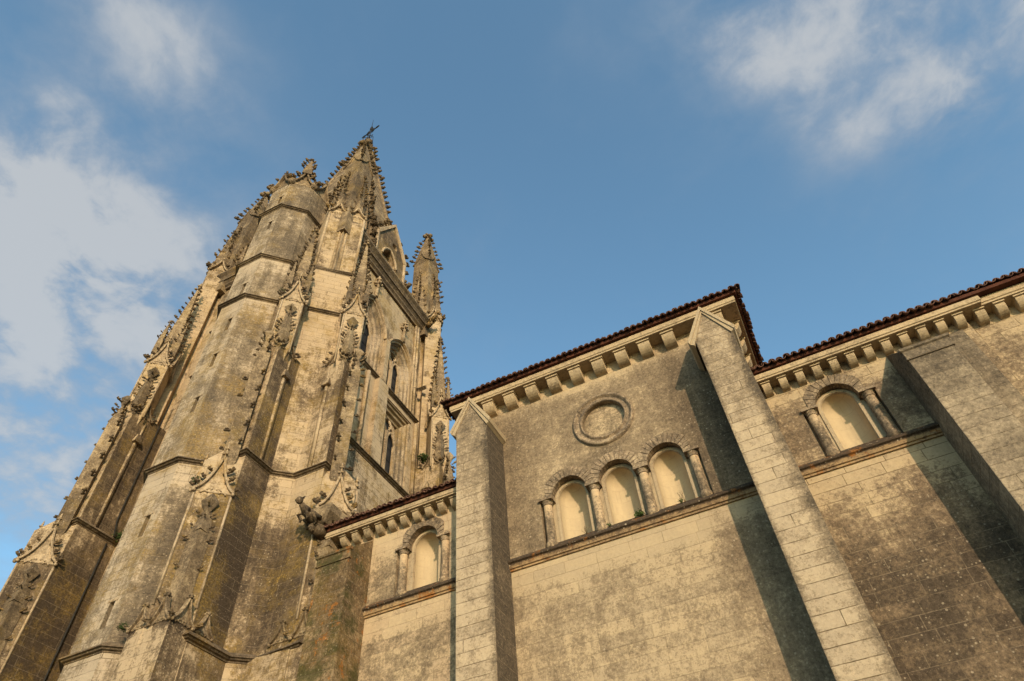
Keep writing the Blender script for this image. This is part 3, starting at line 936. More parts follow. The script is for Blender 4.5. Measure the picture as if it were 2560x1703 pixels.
def pinnacle(mb, x, y, hw, z0, z1, z2, owner=None, rows=5, cs=.28, turn=0.0, gablets=False, fin=True):
    """square shaft z0..z1 and a crocketed pyramid to z2"""
    cr = []
    for i in range(4):
        a = turn + PI / 4 + i * PI / 2
        cr.append((math.cos(a) * 1.414 * hw, math.sin(a) * 1.414 * hw))
    sq = [(x + a, y + b) for a, b in cr]
    if z1 > z0: mb.prism(sq, z0, z1)
    top = [(x + a * .12, y + b * .12) for a, b in cr]
    hp = z2 - z1
    rings = [[(x + a * k, y + b * k, z1 + hp * t) for a, b in cr] for t, k in ((0, .98), (.5, .56), (.9, .15))]
    mb.loft(rings)
    if fin: finial(mb, (x, y, z1 + hp * .84), hp * .20, max(.13, hw * .75))
    if gablets:
        for i in range(4):
            a = turn + i * PI / 2
            f = Arm(x, y, (-math.sin(a), math.cos(a)), (math.cos(a), math.sin(a)))
            gable(mb, f, -hw, hw, hw, z1 - hw * .5, hw * 1.7, .09, None, 0, fin=False, rim=.07, cusps=False)
    if owner is not None:
        for r in range(rows):
            t = (r + .35) / rows * .84
            k = 1 - t * .86 / .9
            for i, (a, b) in enumerate(cr):
                croc(owner, (x + a * k, y + b * k, z1 + hp * t), (a, b), cs * (1 - .35 * t))


# ---------- body
bd = MB()
zc0, zc1 = kz(1.270), kz(1.312)
CH = .150 * K                                               # where the corner cut starts
cut = [(-HB, -CH), (-CH, -HB), (CH, -HB), (HB, -CH), (HB, CH), (CH, HB), (-CH, HB), (-HB, CH)]
cut = [(TX + x, TY + y) for x, y in cut]
for i in (0, 1, 2, 4, 5, 6, 7):
    p, q = cut[i], cut[(i + 1) % 8]
    bd.add([(*p, 0), (*q, 0), (*q, zc1), (*p, zc1)], [(0, 1, 2, 3)])
bd.add([(*p, zc1) for p in cut], [tuple(range(8))])
# east face: upper, middle and lower storeys, each a little thicker than the one above
F1, F2, F3 = TX + HB, TX + HB + .009 * K, TX + HB + .018 * K
ya, yb_ = TY - CH, TY + CH


def pointed(yc, w, z0, zs, za):
    """pointed-arch outline (y, z)"""
    n = 8
    h = za - zs
    r = (w * w + h * h) / (2 * w)
    pts = [(yc - w, z0), (yc + w, z0)]
    a1 = math.asin(min(1, h / r))
    pts += [(yc + w - r + r * math.cos(a1 * i / n), zs + r * math.sin(a1 * i / n)) for i in range(n + 1)]
    pts += [(yc - w + r - r * math.cos(a1 * i / n), zs + r * math.sin(a1 * i / n)) for i in range(n - 1, -1, -1)]
    return pts


WINS = [(.800 * K, .046 * K, kz(.952), kz(1.080), kz(1.145)), (.686 * K, .047 * K, kz(.952), kz(1.100), kz(1.180))]
uph = [pointed(*w) for w in WINS]
holed(bd, [(ya, kz(.95)), (yb_, kz(.95)), (yb_, zc1), (ya, zc1)], uph, lambda a, b, d: (F1 - d, a, b), .10)
LW = (.7965 * K, .0455 * K, kz(.746), kz(.939))
lwh = [(LW[0] - LW[1], LW[2]), (LW[0] + LW[1], LW[2]), (LW[0] + LW[1], LW[3]), (LW[0] - LW[1], LW[3])]
holed(bd, [(ya, kz(.60)), (yb_, kz(.60)), (yb_, kz(.956)), (ya, kz(.956))], [lwh], lambda a, b, d: (F2 - d, a, b), .12)
bd.add([(F2, ya, kz(.956)), (F2, yb_, kz(.956)), (F1, yb_, kz(.975)), (F1, ya, kz(.975))], [(0, 1, 2, 3)])
bd.prism([(F1 - .5, ya + .03), (F3, ya + .03), (F3, yb_ - .03), (F1 - .5, yb_ - .03)], 0, kz(.745))
bd.add([(F3, ya, kz(.745)), (F3, yb_, kz(.745)), (F2, yb_, kz(.762)), (F2, ya, kz(.762))], [(0, 1, 2, 3)])
body = bd.build('wall', M_tow, tower)


def window_fill(outline, yc, w, z0, zs, za, xf, parent, flat=None, left_open=True):
    """stepped splay, two-light tracery and dark glass behind an opening in the plane x = xf"""
    st = MB()

    def off(k, d):
        if flat: return [(yc + (y - yc) * k, z if z < flat - .01 else flat - (1 - k) * w * 1.2) for y, z in outline]
        return [(yc + (y - yc) * k, z if z <= zs else zs + (z - zs) * (k + .04)) for y, z in outline]
    steps = [(1.0, .10), (.92, .13), (.90, .26), (.80, .30), (.78, .44), (.69, .48), (.67, .74)]
    rings = [[(xf - d, y, z) for y, z in off(k, d)] for k, d in steps]
    st.loft(rings, closed=True, cap=False)
    o = st.build('window', M_tur, parent)
    x = xf - .56
    iw = w * .67
    tr = MB()
    tr.box(x - .09, x + .09, yc - .09, yc + .09, z0, zs + .55)
    for s in (-1, 1):
        tr.box(x - .07, x + .07, *sorted((yc + s * iw, yc + s * (iw - .12))), z0, zs)
        L = pointed(yc + s * iw * .52, iw * .46, zs - .2, zs - .1, zs + .75)[2:]
        tr.tube([(x, y, z) for y, z in L], .075, 6)
        tr.tube([(x, yc, zs + .5), (x, yc + s * iw * .42, zs + 1.0), (x, yc + s * iw * .22, zs + 1.55)], .065, 6)
        tr.tube([(x, yc + s * iw * .98, zs + .15), (x, yc + s * iw * .72, zs + .95), (x, yc, zs + 1.5)], .065, 6)
        cs_ = [(x, yc + s * iw * .52 + .24 * math.cos(a), zs + .95 + .3 * math.sin(a)) for a in [i * PI / 5 for i in range(11)]]
        tr.tube(cs_, .05, 5)
    tr.build('tracery', M_gab, o)
    gl = MB()
    gl.box(x - .16, x - .12, yc - w * .75, yc + w * .75, z0, za + .2)
    for k in range(14):
        zz = z0 + .8 * k
        if zz < za - .6: gl.box(x - .125, x - .095, yc - w * .7, yc + w * .7, zz, zz + .04)
    gl.build('glass', M_glass, o)
    return o


for i, w in enumerate(WINS):
    o = window_fill(uph[i], *w, F1, tower)
    hd = MB()                                               # hood mould rising to an ogee tip and a leafy finial
    pts = pointed(w[0], w[1] * 1.07, w[3] - .9, w[3], w[4] + .14)[2:]
    k = len(pts) // 2
    prof = [(0, -.02), (.0, .10), (.05, .19), (.13, .17), (.15, -.02)]
    rings = []
    for j, (y, z) in enumerate(pts):
        y0_, z0_ = pts[max(j - 1, 0)]; y1_, z1_ = pts[min(j + 1, len(pts) - 1)]
        d = Vector((y1_ - y0_, z1_ - z0_)).normalized(); nrm = Vector((d.y, -d.x))
        rings.append([(F1 + vv, y + nrm.x * oo, z + nrm.y * oo) for oo, vv in prof])
    hd.loft(rings)
    tip = (F1 + .12, w[0], w[4] + .2)
    hd.tube([tip, (F1 + .16, w[0], tip[2] + .75), (F1 + .18, w[0], tip[2] + 1.2)], [.16, .09, .08], 7)
    finial(hd, (F1 + .2, w[0], tip[2] + .85), 1.25, .30)
    hd.build('hood_mould', M_gab, o)
o = window_fill(lwh, LW[0], LW[1], LW[2], kz(.872), LW[3], F2, tower, flat=LW[3])
fr_ = MB()
for k, (a, b) in enumerate(((.05, .06), (.16, .04))):
    fr_.box(F2 - .02, F2 + b, LW[0] - LW[1] - .35, LW[0] + LW[1] + .12, LW[3] + a, LW[3] + a + .09)
fr_.build('hood_mould', M_gab, o)
# pilaster between the windows and shafts in the far corner
sh = MB()
sh.box(F1 - .05, F1 + .28, .7370 * K, .7500 * K, kz(.974), kz(1.095))
sh.prism([(F2 - .05, .716 * K), (F2 + .32, .716 * K), (F2 + .32, .7465 * K), (F2 - .05, .7465 * K)], kz(.760), kz(.954))
sh.build('pilaster', M_tow, tower)
for yy, r_, ff, za_, zb_ in ((.858, .16, F1, .96, 1.262), (.850, .10, F1, .96, 1.262), (.862, .13, F2, .76, .95), (.690, .12, F2, .76, .95)):
    sf = MB()
    sf.tube([(ff + .10, yy * K, kz(za_)), (ff + .10, yy * K, kz(zb_))], r_, 8)
    sf.build('corner_shaft', M_corner, tower)

# ---------- string courses and the main cornice
STR = [(-.06, -.13), (.02, -.13), (.04, -.09), (.11, -.07), (.14, -.03), (.20, -.02), (.20, .02), (.08, .12), (-.06, .24)]


def string(path, z, sc=1.0, parent=None):
    mb = MB(); sweep_plan(mb, [(x * K, y * K) for x, y in path], [(o * sc, kz(z) + d * sc) for o, d in STR])
    return mb.build('string_course', M_str, parent or tower)


string([(-.604, .486), (-.592, .486), (-.592, .5361), (-.5687, .5594), (-.5184, .5596), (-.5184, .572)], .608)
string([(-.606, .4815), (-.587, .4815), (-.587, .5405), (-.5645, .563), (-.505, .5583), (-.505, .575)], .353)
string([(-.6115, .516), (-.5535, .574)], .9746)
string([(-.604, .526), (-.6165, .511), (-.5580, .5695), (-.572, .582)], 1.105)
string([(-.908, .486), (-.8956, .486), (-.8956, .5556), (-.76, .5556)], .608)
string([(-.888, .5556), (-.76, .5556)], .966)
string([(-.888, .5556), (-.76, .5556)], 1.10)
string([(F2 / K, .60), (F2 / K, .866)], .960, 1.1)
string([(F3 / K, .60), (F3 / K, .8785)], .752, 1.1)
string([(F1 / K, .8475), (F1 / K, .8555), (F1 / K + .014, .8655), (F1 / K + .03, .8655)], 1.055, .8)
cn = MB()
z0 = kz(1.270)
prof = [(-.05, z0 - .25), (.06, z0 - .25), (.08, z0 - .1), (.20, z0), (.20, z0 + .14), (.34, z0 + .30), (.40, z0 + .30), (.40, z0 + .42), (.30, z0 + .50), (.42, z0 + .72), (.58, z0 + .86), (.58, z0 + 1.0), (.35, z0 + 1.12), (-.05, z0 + 1.2)]
q = HB + .004 * K
sweep_plan(cn, [(TX + (x - TX) * 1.02, TY + (y - TY) * 1.02) for x, y in cut], prof, closed=True)
cn.build('cornice', M_str, tower)
pp = MB()
for s in (0,):
    q1 = HB - .05
    pp.prism([(TX + (x - TX) * .99, TY + (y - TY) * .99) for x, y in cut], kz(1.308), kz(1.335))
    for k in range(13):
        for axis in (0, 1):
            t = -CH + 2 * CH * (k + .5) / 13
            x_, y_ = (TX + q1 - .12, TY + t) if axis == 0 else (TX + t, TY - q1 + .12)
            pp.box(x_ - .10, x_ + .10, y_ - .10, y_ + .10, kz(1.3345), kz(1.358))
    pp.box(TX + q1 - .28, TX + q1 + .05, TY - CH, TY + CH, kz(1.3575), kz(1.365))
    pp.box(TX - CH, TX + CH, TY - q1 - .05, TY - q1 + .28, kz(1.3575), kz(1.365))
pp.build('parapet', M_carv, tower)


# ---------- angle buttresses: slender piers whose storeys are turned alternately square and lozenge-wise
def facef(ar, cu, cv, du, dv):
    """frame on a face centred at (cu, cv) that looks along (du, dv)"""
    q = ar.xy(cu * K, cv * K)
    n = (ar.eu * du + ar.ev * dv).normalized()
    return Arm(q[0], q[1], (ar.eu * dv - ar.ev * du).normalized(), n)


def buttress(ar, canopy=False):
    b = MB()
    R2 = math.sqrt(2)

    def sqr(u0, u1, v0, v1): return [ar.xy(a * K, c * K) for a, c in ((u0, v0), (u1, v0), (u1, v1), (u0, v1))]

    def loz(cu, cv, r): return [ar.xy((cu + a * r) * K, (cv + c * r) * K) for a, c in ((1, 0), (0, 1), (-1, 0), (0, -1))]
    b.prism(sqr(-.036, 0, -.105, -.0005), 0, kz(.835))                      # web towards the tower
    b.prism(sqr(-.041, .0045, -.104, .0040), 0, kz(.353))
    b.prism(sqr(-.053, .0035, -.030, .0318), 0, kz(.3630))
    b.prism(sqr(-.0525, .0030, -.0295, .0313), kz(.3630), kz(.398), loz(-.0328, 0, .0320))
    b.prism(loz(-.0328, 0, .0328), kz(.340), kz(.585))
    b.prism(loz(-.0328, 0, .0325), kz(.585), kz(.615), loz(-.0260, -.006, .018))
    b.prism(sqr(-.0362, .0002, -.0362, .0002), kz(.606), kz(.834))
    b.prism(sqr(-.0355, -.0005, -.0355, -.0005), kz(.834), kz(.86), loz(-.018, -.018, .016))
    b.prism(loz(-.0165, -.0155, .0140), kz(.790), kz(.858), loz(-.0165, -.0155, .0264))
    b.prism(loz(-.0165, -.0155, .0264), kz(.858), kz(.985))
    b.prism(loz(-.0165, -.0155, .0262), kz(.985), kz(1.01), loz(-.0165, -.0155, .013))
    o = b.build('buttress', M_corner, tower)
    # gables: two on the arris of every square storey, three round every lozenge storey
    G = []
    G += [('gablet', facef(ar, -.0105, .0318, 0, 1), .0136, .3620, .026, 1), ('gablet', facef(ar, -.0385, .0318, 0, 1), .0136, .3620, .022, 1), ('gablet', facef(ar, .0035, .0175, 1, 0), .0140, .3620, .026, 1), ('gablet', facef(ar, .0035, -.0115, 1, 0), .0140, .3620, .020, 0)]
    G += [('gablet', facef(ar, -.018, .0002, 0, 1), .0178, .829, .034, 3), ('gablet', facef(ar, .0002, -.018, 1, 0), .0178, .829, .034, 3)]
    G += [('gable', facef(ar, -.0164, .0164, 1, 1), .0230, .537, .051, 4), ('gable', facef(ar, -.0492, .0164, -1, 1), .0230, .537, .051, 0)]
    G += [('gable', facef(ar, -.0033, -.0023, 1, 1), .0183, .950, .052, 4), ('gable', facef(ar, -.0297, -.0023, -1, 1), .0183, .950, .052, 0), ('gable', facef(ar, -.0033, -.0287, 1, -1), .0183, .950, .052, 0)]
    for nm, f, w, zb, h, nc in G:
        gb = MB()
        big = nm == 'gable'
        gable(gb, f, -w * K, w * K, 0.01, kz(zb), h * K, .13 if big else .10, o, nc, .28 if big else .22, rim=.085 if big else .065, fin=.55 if big else .32)
        if big and nc:
            for s in (-1, 1):                               # slim edge rolls of the panel below
                gb.tube([f.p(s * (w - .0012) * K, 0, kz(zb - .13 if zb > .6 else zb - .15)), f.p(s * (w - .0012) * K, 0, kz(zb))], .045, 6)
        gb.build(nm, M_gab if big else M_carv, o)
    if canopy:
        c = MB()
        t0 = kz(.520)
        def hood(e): return [ar.xy(a * K, b_ * K) for a, b_ in ((-.040 - e, -.01), (-.010 + .5 * e + .016, -.01), (-.010 + .5 * e + .016, .026 + e), (-.040 - e, .026 + e))]
        c.prism(hood(-.006), t0 - .35, t0, hood(.003)); c.prism(hood(.003), t0, t0 + .30)
        c.build('canopy', M_carv, o)

    def climb(cu, cv, hw, z0, z1, z2, n, cs, diag, hat=False):
        """engaged pinnacle on a corner or face: shaft, crocketed taper, leafy bud"""
        pn = MB()
        x, y = ar.xy(cu * K, cv * K)
        base = math.atan2(ar.ev.y, ar.ev.x)
        pinnacle(pn, x, y, hw * K, kz(z0), kz(z1), kz(z2) - .15, None, 0, turn=base + (PI / 4 if diag == 0 else 0), fin=False)
        aa = base + (PI / 4 if diag == 0 else 0) + PI / 4
        pn.loft([[(x + math.cos(aa + q * PI / 2) * r_ * hw * K * 1.414, y + math.sin(aa + q * PI / 2) * r_ * hw * K * 1.414, kz(z0) + dz_) for q in range(4)] for r_, dz_ in ((.1, -.75), (.999, -.002))])
        n_ = (ar.eu * diag + ar.ev).normalized(); s_ = Vector((n_.y, -n_.x))
        c = Vector((x, y, 0)) + Vector((n_.x, n_.y, 0)) * hw * K * .4

        def P(a, b2, z): return (c.x + s_.x * a + n_.x * b2, c.y + s_.y * a + n_.y * b2, z)
        pn.loft([[P(a * .06, q * .06, kz(z2) - .75) for a, q in ((1, 0), (0, 1), (-1, 0), (0, -1))], [P(a * .30, q * .26, kz(z2) - .32) for a, q in ((1, 0), (0, 1), (-1, 0), (0, -1))], [P(a * .06, q * .06, kz(z2)) for a, q in ((1, 0), (0, 1), (-1, 0), (0, -1))]])
        if hat:
            pn.loft([[P(a * .34, q * .30, kz(z1) - .03) for a, q in ((1, -.4), (0, 1), (-1, -.4))], [P(a * .34, q * .30, kz(z1) + .1) for a, q in ((1, -.4), (0, 1), (-1, -.4))], [P(a * .10, q * .10, kz(z1) + .5) for a, q in ((1, -.4), (0, 1), (-1, -.4))]])
        for k in range(n):
            zz = kz(z0 + .012 + (z1 - z0 - .004) * (k + .5) / n)
            for s in (-1, 1): croc(o, P(s * hw * K * 1.25, -.02, zz), s_ * s + n_ * .45, cs)
        m_ = max(2, n // 2)
        for k in range(m_):
            zz = kz(z1 + (z2 - z1) * (.12 + .62 * k / m_))
            for s in (-1, 1): croc(o, P(s * (hw * K * (.8 - .5 * k / m_) + .05), 0, zz), s_ * s + n_ * .45, cs * .85)
            croc(o, P(0, hw * K * .8, zz + .3), n_, cs * .75)
        pn.build('engaged_pinnacle', M_carv, o)
    climb(-.0150, .0165, .0085, .366, .478, .532, 3, .20, 1, True)
    climb(-.0180, .0075, .0095, .590, .800, .862, 6, .29, 0)
    climb(-.0010, -.0010, .0065, .845, .880, .935, 2, .22, 1)
    # little shaft under a bracket on the flank
    sfm = MB()
    sfm.tube([ar.p(.0003 * K, -.0265 * K, kz(.612)), ar.p(.0003 * K, -.0265 * K, kz(.775))], .09, 8)
    sfm.tube([ar.p(.0003 * K, -.0290 * K, kz(.612)), ar.p(.0003 * K, -.0290 * K, kz(.82))], .06, 6)
    a_ = [ar.xy(-.05, (-.0265 + d) * K) for d in (-.007, .007)] + [ar.xy(.20, (-.0265 + d) * K) for d in (.007, -.007)]
    c_ = [ar.xy(-.05, (-.0265 + d) * K) for d in (-.0035, .0035)] + [ar.xy(.10, (-.0265 + d) * K) for d in (.0035, -.0035)]
    sfm.prism(a_, kz(.775), kz(.778)); sfm.prism(a_, kz(.778), kz(.792), c_)
    sfm.build('flank_shaft', M_corner, o)
    # free pinnacle on top
    tp = MB()
    x, y = ar.xy(-.0165 * K, -.0155 * K)
    turn = math.atan2(ar.ev.y, ar.ev.x) + PI / 4
    pinnacle(tp, x, y, .0115 * K, kz(.985), kz(1.035), kz(1.222), o, 9, .30, turn=turn)
    for a, c in ((1, 0), (0, 1), (-1, 0)):
        xs, ys = ar.xy((-.0165 + a * .022) * K, (-.0155 + c * .022) * K)
        pinnacle(tp, xs, ys, .0048 * K, kz(.975), kz(1.01), kz(1.075), o, 3, .19, turn=turn)
    tp.build('pinnacle', M_carv, o)
    return o


armNR = Arm(-.592 * K, .486 * K, (1, 0), (0, -1))
armNL = Arm(-.8956 * K, .486 * K, (1, 0), (0, -1))
armE = Arm(-.5184 * K, .5596 * K, (0, -1), (1, 0))
armF = Arm(-.5184 * K, (.5596 + .305) * K, (0, -1), (1, 0))
buttress(armNR); buttress(armNL); buttress(armE, True); buttress(armF)


# ---------- corner piers and their big pinnacles
def corner(sx, sy):
    n = Vector((sx, -sy)).normalized()
    t = Vector((-n.y, n.x))
    h = .18105 * K
    ar = Arm(TX + sx * h, TY - sy * h, t, n)
    b = MB()
    main = sx > 0 and sy > 0                                # the pier on the near corner is broader than those on the flanks
    w = (.0408 if main else .0255) * K
    vf = (0 if main else .0184) * K
    wl = min(w, .030 * K)
    b.prism([ar.xy(-wl, -.10 * K), ar.xy(wl, -.10 * K), ar.xy(wl, vf), ar.xy(-wl, vf)], 0, kz(.62))
    vb = (-.095 if main else -.019) * K
    if not main: b.prism([ar.xy(-w * .35, -.08 * K), ar.xy(w * .35, -.08 * K), ar.xy(w * .35, -.01 * K), ar.xy(-w * .35, -.01 * K)], kz(.5), kz(1.30))
    b.prism([ar.xy(-w, vb), ar.xy(w, vb), ar.xy(w, vf + .005), ar.xy(-w, vf + .005)], kz(.62), kz(1.105))
    w2 = w * .985
    q = [ar.xy(-w2, vb), ar.xy(w2, vb), ar.xy(w2, vf - .002 * K), ar.xy(-w2, vf - .002 * K)]
    b.prism(q, kz(1.105), kz(1.335))
    b.prism(q, kz(1.335), kz(1.38), [ar.xy(-w2 * .7, vb * .8), ar.xy(w2 * .7, vb * .8), ar.xy(w2 * .7, vf - (.03 if main else .010) * K), ar.xy(-w2 * .7, vf - (.03 if main else .010) * K)])
    o = b.build('corner_pier', M_corner, tower)
    p_ = MB()
    fv = vf - .002 * K
    for u in (-w2 + .07, w2 - .07, -.19, .19):              # panel mouldings
        p_.tube([ar.p(u, fv, kz(1.110)), ar.p(u, fv, kz(1.325))], .085, 7)
    p_.prism([ar.xy(-.16, fv - .1), ar.xy(.16, fv - .1), ar.xy(.0, fv + .17)], kz(1.110), kz(1.335))
    for s in (-1, 1):
        a0, a1 = sorted((s * .02, s * w2))
        gable(p_, ar, a0, a1, fv, kz(1.322), .034 * K, .2, o, 2, .34, rim=.10)
    if not main:                                            # gablet on the flank that looks at the yard
        for s in (-1, 1):
            f = ar.sub(s * w2, fv - .0178 * K, s)
            gable(p_, f, -.0178 * K, .0178 * K, 0, kz(1.322), .034 * K, .2, o, 2, .34, rim=.10)
    p_.build('panel_moulding', M_gab, o)
    sp_ = MB()
    tn = math.atan2(n.y, n.x)
    for s in (-1, 0, 1):
        x, y = ar.xy(s * w2 * .5 if s else 0, fv - .008 * K)
        pinnacle(sp_, x, y, (.0090 if s else .006) * K, kz(1.335), kz(1.37 if s else 1.35), kz(1.515 if s else 1.41), o, 5 if s else 2, .32, turn=tn)
    for s in (-1, 1):
        x, y = ar.xy(s * w2 * .95, -.035 * K)
        pinnacle(sp_, x, y, .007 * K, kz(1.33), kz(1.355), kz(1.46), o, 4, .28, turn=tn)
    sp_.build('small_pinnacle', M_carv, o)
    bp = MB()
    hh = .165 * K
    X, Y = TX + sx * hh, TY - sy * hh
    pinnacle(bp, X, Y, .0245 * K, kz(1.25), kz(1.585), kz(1.750), o, 7, .42, gablets=True)
    for i in range(4):
        a = i * PI / 2
        pinnacle(bp, X + .027 * K * math.cos(a), Y + .027 * K * math.sin(a), .0065 * K, kz(1.345), kz(1.40), kz(1.53), o, 6, .28)
    bp.build('pinnacle', M_carv, o)
    return o


corner(1, 1); corner(-1, 1); corner(1, -1)

# ---------- stair turret
TUX, TUF = -.7035 * K, .4548 * K                            # axis in x and front plane in y
SLZ = [.396, .511, .720, .818, .908, 1.010, 1.232, 1.338]
tb = MB()


def octo(a, l):
    """octagon with half-width a and corner cuts l, its front plane held at TUF"""
    c = TUF + a; f = a - l
    return [(TUX + x, c + y) for x, y in ((-f, -a), (f, -a), (a, -f), (a, f), (f, a), (-f, a), (-a, f), (-a, -f))]


T8 = 1 - math.tan(PI / 8)
stages = [(a, b, c, c * T8) for a, b, c in ((0, .354, .0655), (.354, .608, .0645), (.608, .977, .0635), (.977, 1.105, .0632), (1.105, 1.297, .0625), (1.297, 1.42, .0610))]
for za, zb, a, l in stages:
    P = octo(a * K, l * K)
    z0, z1 = (kz(za) if za else 0), kz(zb)
    for i in range(1, 8):
        p, q = P[i], P[(i + 1) % 8]
        tb.add([(*p, z0), (*q, z0), (*q, z1), (*p, z1)], [(0, 1, 2, 3)])
    x0_, x1_ = sorted((P[0][0], P[1][0])); yf_ = P[0][1]
    hl = []
    for s in SLZ:
        if za + .012 < s < zb - .012:
            xx = -.6936 * K
            hl.append([(xx - .11, kz(s) - .45), (xx + .11, kz(s) - .45), (xx + .11, kz(s) + .40), (xx - .11, kz(s) + .40)])
    holed(tb, [(x0_, z0), (x1_, z0), (x1_, z1), (x0_, z1)], hl, lambda a_, b_, d: (a_, yf_ + d, b_), .17)
tb.add([(*p, kz(1.42)) for p in octo(.0610 * K, .061 * T8 * K)], [tuple(range(8))])
tur = tb.build('stair_turret', M_tur, tower)
for za, zb, a, l in stages:
    yf_ = TUF
    for s in SLZ:
        if za + .012 < s < zb - .012:
            xx = -.6936 * K
            m_ = MB()
            m_.box(xx - .12, xx + .12, yf_ + .16, yf_ + .20, kz(s) - .46, kz(s) + .41)
            so_ = m_.build('slit_window', M_slit, tur)
            m_ = MB(); m_.box(xx - .22, xx + .22, yf_ - .02, yf_ + .1, kz(s) + .41, kz(s) + .48)
            m_.build('lintel', M_gab, so_)
for z, a, l in [(b, c, c * T8) for b, c in ((.354, .0655), (.608, .0645), (.977, .0635), (1.105, .0632), (1.297, .0625))]:
    mb = MB(); sweep_plan(mb, octo(a * K, l * K), [(o_, kz(z) + d_) for o_, d_ in STR], closed=True)
    mb.build('string_course', M_str, tur)
cw = MB()
PO = octo(.0610 * K, .061 * T8 * K)
for i in range(8):
    p0, p1 = Vector(PO[i]), Vector(PO[(i + 1) % 8])
    e = (p1 - p0); side = e.length; e.normalize(); nn_ = Vector((e.y, -e.x)); mid = (p0 + p1) / 2
    f = Arm(mid.x, mid.y, e, nn_)
    gable(cw, f, -side / 2 + .02, side / 2 - .02, 0, kz(1.405), .050 * K, .2, tur, 3, .38, fin=i in (0, 2), rim=.12, cusps=False)
    if i == 1:
        c = f.p(0, 0, kz(1.448))
        pinnacle(cw, c[0], c[1], .010 * K, c[2], c[2] + .4, kz(1.537), tur, 3, .38, turn=math.atan2(nn_.y, nn_.x))
    v_ = f.p(side / 2, 0, kz(1.41))
    cw.ball((v_[0], v_[1], v_[2] + .1), (.28, .28, .40), 7, 5)
cw.build('crown', M_carv, tur)
# link wall with a sagging coping between turret and corner pier
lk = MB()
lp = [(TUX + .055 * K, TUF + .085 * K), (TX + .1535 * K, TY - .2085 * K)]
n = 8
for i in range(n):
    def at(t):
        z = kz(1.385 - .045 * math.sin(PI * min(1, t)))
        return (lp[0][0] + (lp[1][0] - lp[0][0]) * t, lp[0][1] + (lp[1][1] - lp[0][1]) * t, z)
    a_, b_ = at(i / n), at((i + 1) / n)
    lk.add([(a_[0], a_[1], kz(1.0)), (b_[0], b_[1], kz(1.0)), b_, a_, (a_[0], a_[1] + .4, kz(1.0)), (b_[0], b_[1] + .4, kz(1.0)), (b_[0], b_[1] + .4, b_[2]), (a_[0], a_[1] + .4, a_[2])],
           [(0, 1, 2, 3), (4, 5, 6, 7), (3, 2, 6, 7)])
lk.build('link_wall', M_tow, tur)

# ---------- dormers and spire
SZ0, SZ1 = 1.30, 2.255
SA0, SA1 = .172, .006
sb = MB()


def sring(z):
    a = (SA0 + (SA1 - SA0) * (z - SZ0) / (SZ1 - SZ0)) * K / math.cos(PI / 8)
    return [(TX + a * math.cos(PI / 8 + i * PI / 4), TY + a * math.sin(PI / 8 + i * PI / 4), kz(z)) for i in range(8)]


sb.loft([sring(SZ0), sring(1.7), sring(SZ1)])
for i in range(8):                                          # rolls on the arrises
    sb.tube([sring(SZ0 + .01)[i], sring(1.75)[i], sring(SZ1)[i]], [.26, .18, .10], 6)
spire = sb.build('spire', M_carv, tower)
for i in range(8):
    if i in (2, 3): continue                                # arrises on the far side cannot be seen
    k = 0
    z = 1.33
    while z < 2.22:
        p = sring(z)[i]
        croc(spire, p, (p[0] - TX, p[1] - TY), .62 - .16 * (z - 1.3))
        z += .030
fm = MB()
finial(fm, (TX, TY, kz(2.215)), 2.0, .55)
for zz, r_ in ((2.19, .42), (2.22, .36)):
    for i in range(6):
        a = i * PI / 3 + zz * 9
        fm.ball((TX + r_ * math.cos(a), TY + r_ * math.sin(a), kz(zz)), (.24, .24, .2), 6, 4)
fm.build('finial', M_carv, spire)
cr = MB()
zb = kz(2.265)
cr.tube([(TX, TY, zb), (TX, TY, zb + 3.4)], .05, 6)
cr.tube([(TX, TY, zb + 3.4), (TX, TY, zb + 5.2)], [.035, .012], 5)
ad = Vector((math.cos(rad(8)), -math.sin(rad(8)), 0))
ac = Vector((TX, TY, zb + 2.2))
for s in (-1, 1):
    e = ac + ad * s * .86
    cr.tube([ac, ac + ad * s * .62], .055, 6)
    cr.ball(ac + ad * s * .38, (.10, .10, .10), 6, 4)
    lp_ = [e + ad * .24 * math.cos(t) + Vector((0, 0, .14 * math.sin(t))) for t in [k * PI / 5 for k in range(11)]]
    cr.tube(lp_, .045, 5)
    for q_ in (1, -1):
        cr.tube([ac + ad * s * .1 + Vector((0, 0, .12 * q_)), ac + ad * s * .42 + Vector((0, 0, .3 * q_)), ac + ad * s * .18 + Vector((0, 0, .52 * q_))], .04, 5)
    cr.tube([(TX, TY, zb + 1.2), Vector((TX, TY, zb + .9)) + ad * s * .45, Vector((TX, TY, zb + .5)) + ad * s * .3], .035, 5)
lp_ = [Vector((TX, TY, zb + 3.0)) + ad * .16 * math.cos(t) + Vector((0, 0, .34 * math.sin(t))) for t in [k * PI / 5 for k in range(11)]]
cr.tube(lp_, .05, 5)
for k in range(5):
    a = k * 1.3
    cr.tube([(TX, TY, zb + .9), (TX + .5 * math.cos(a), TY + .5 * math.sin(a), zb + .5), (TX + .55 * math.cos(a), TY + .55 * math.sin(a), zb - .7)], .03, 5)
cr.build('iron_cross', M_iron, spire)


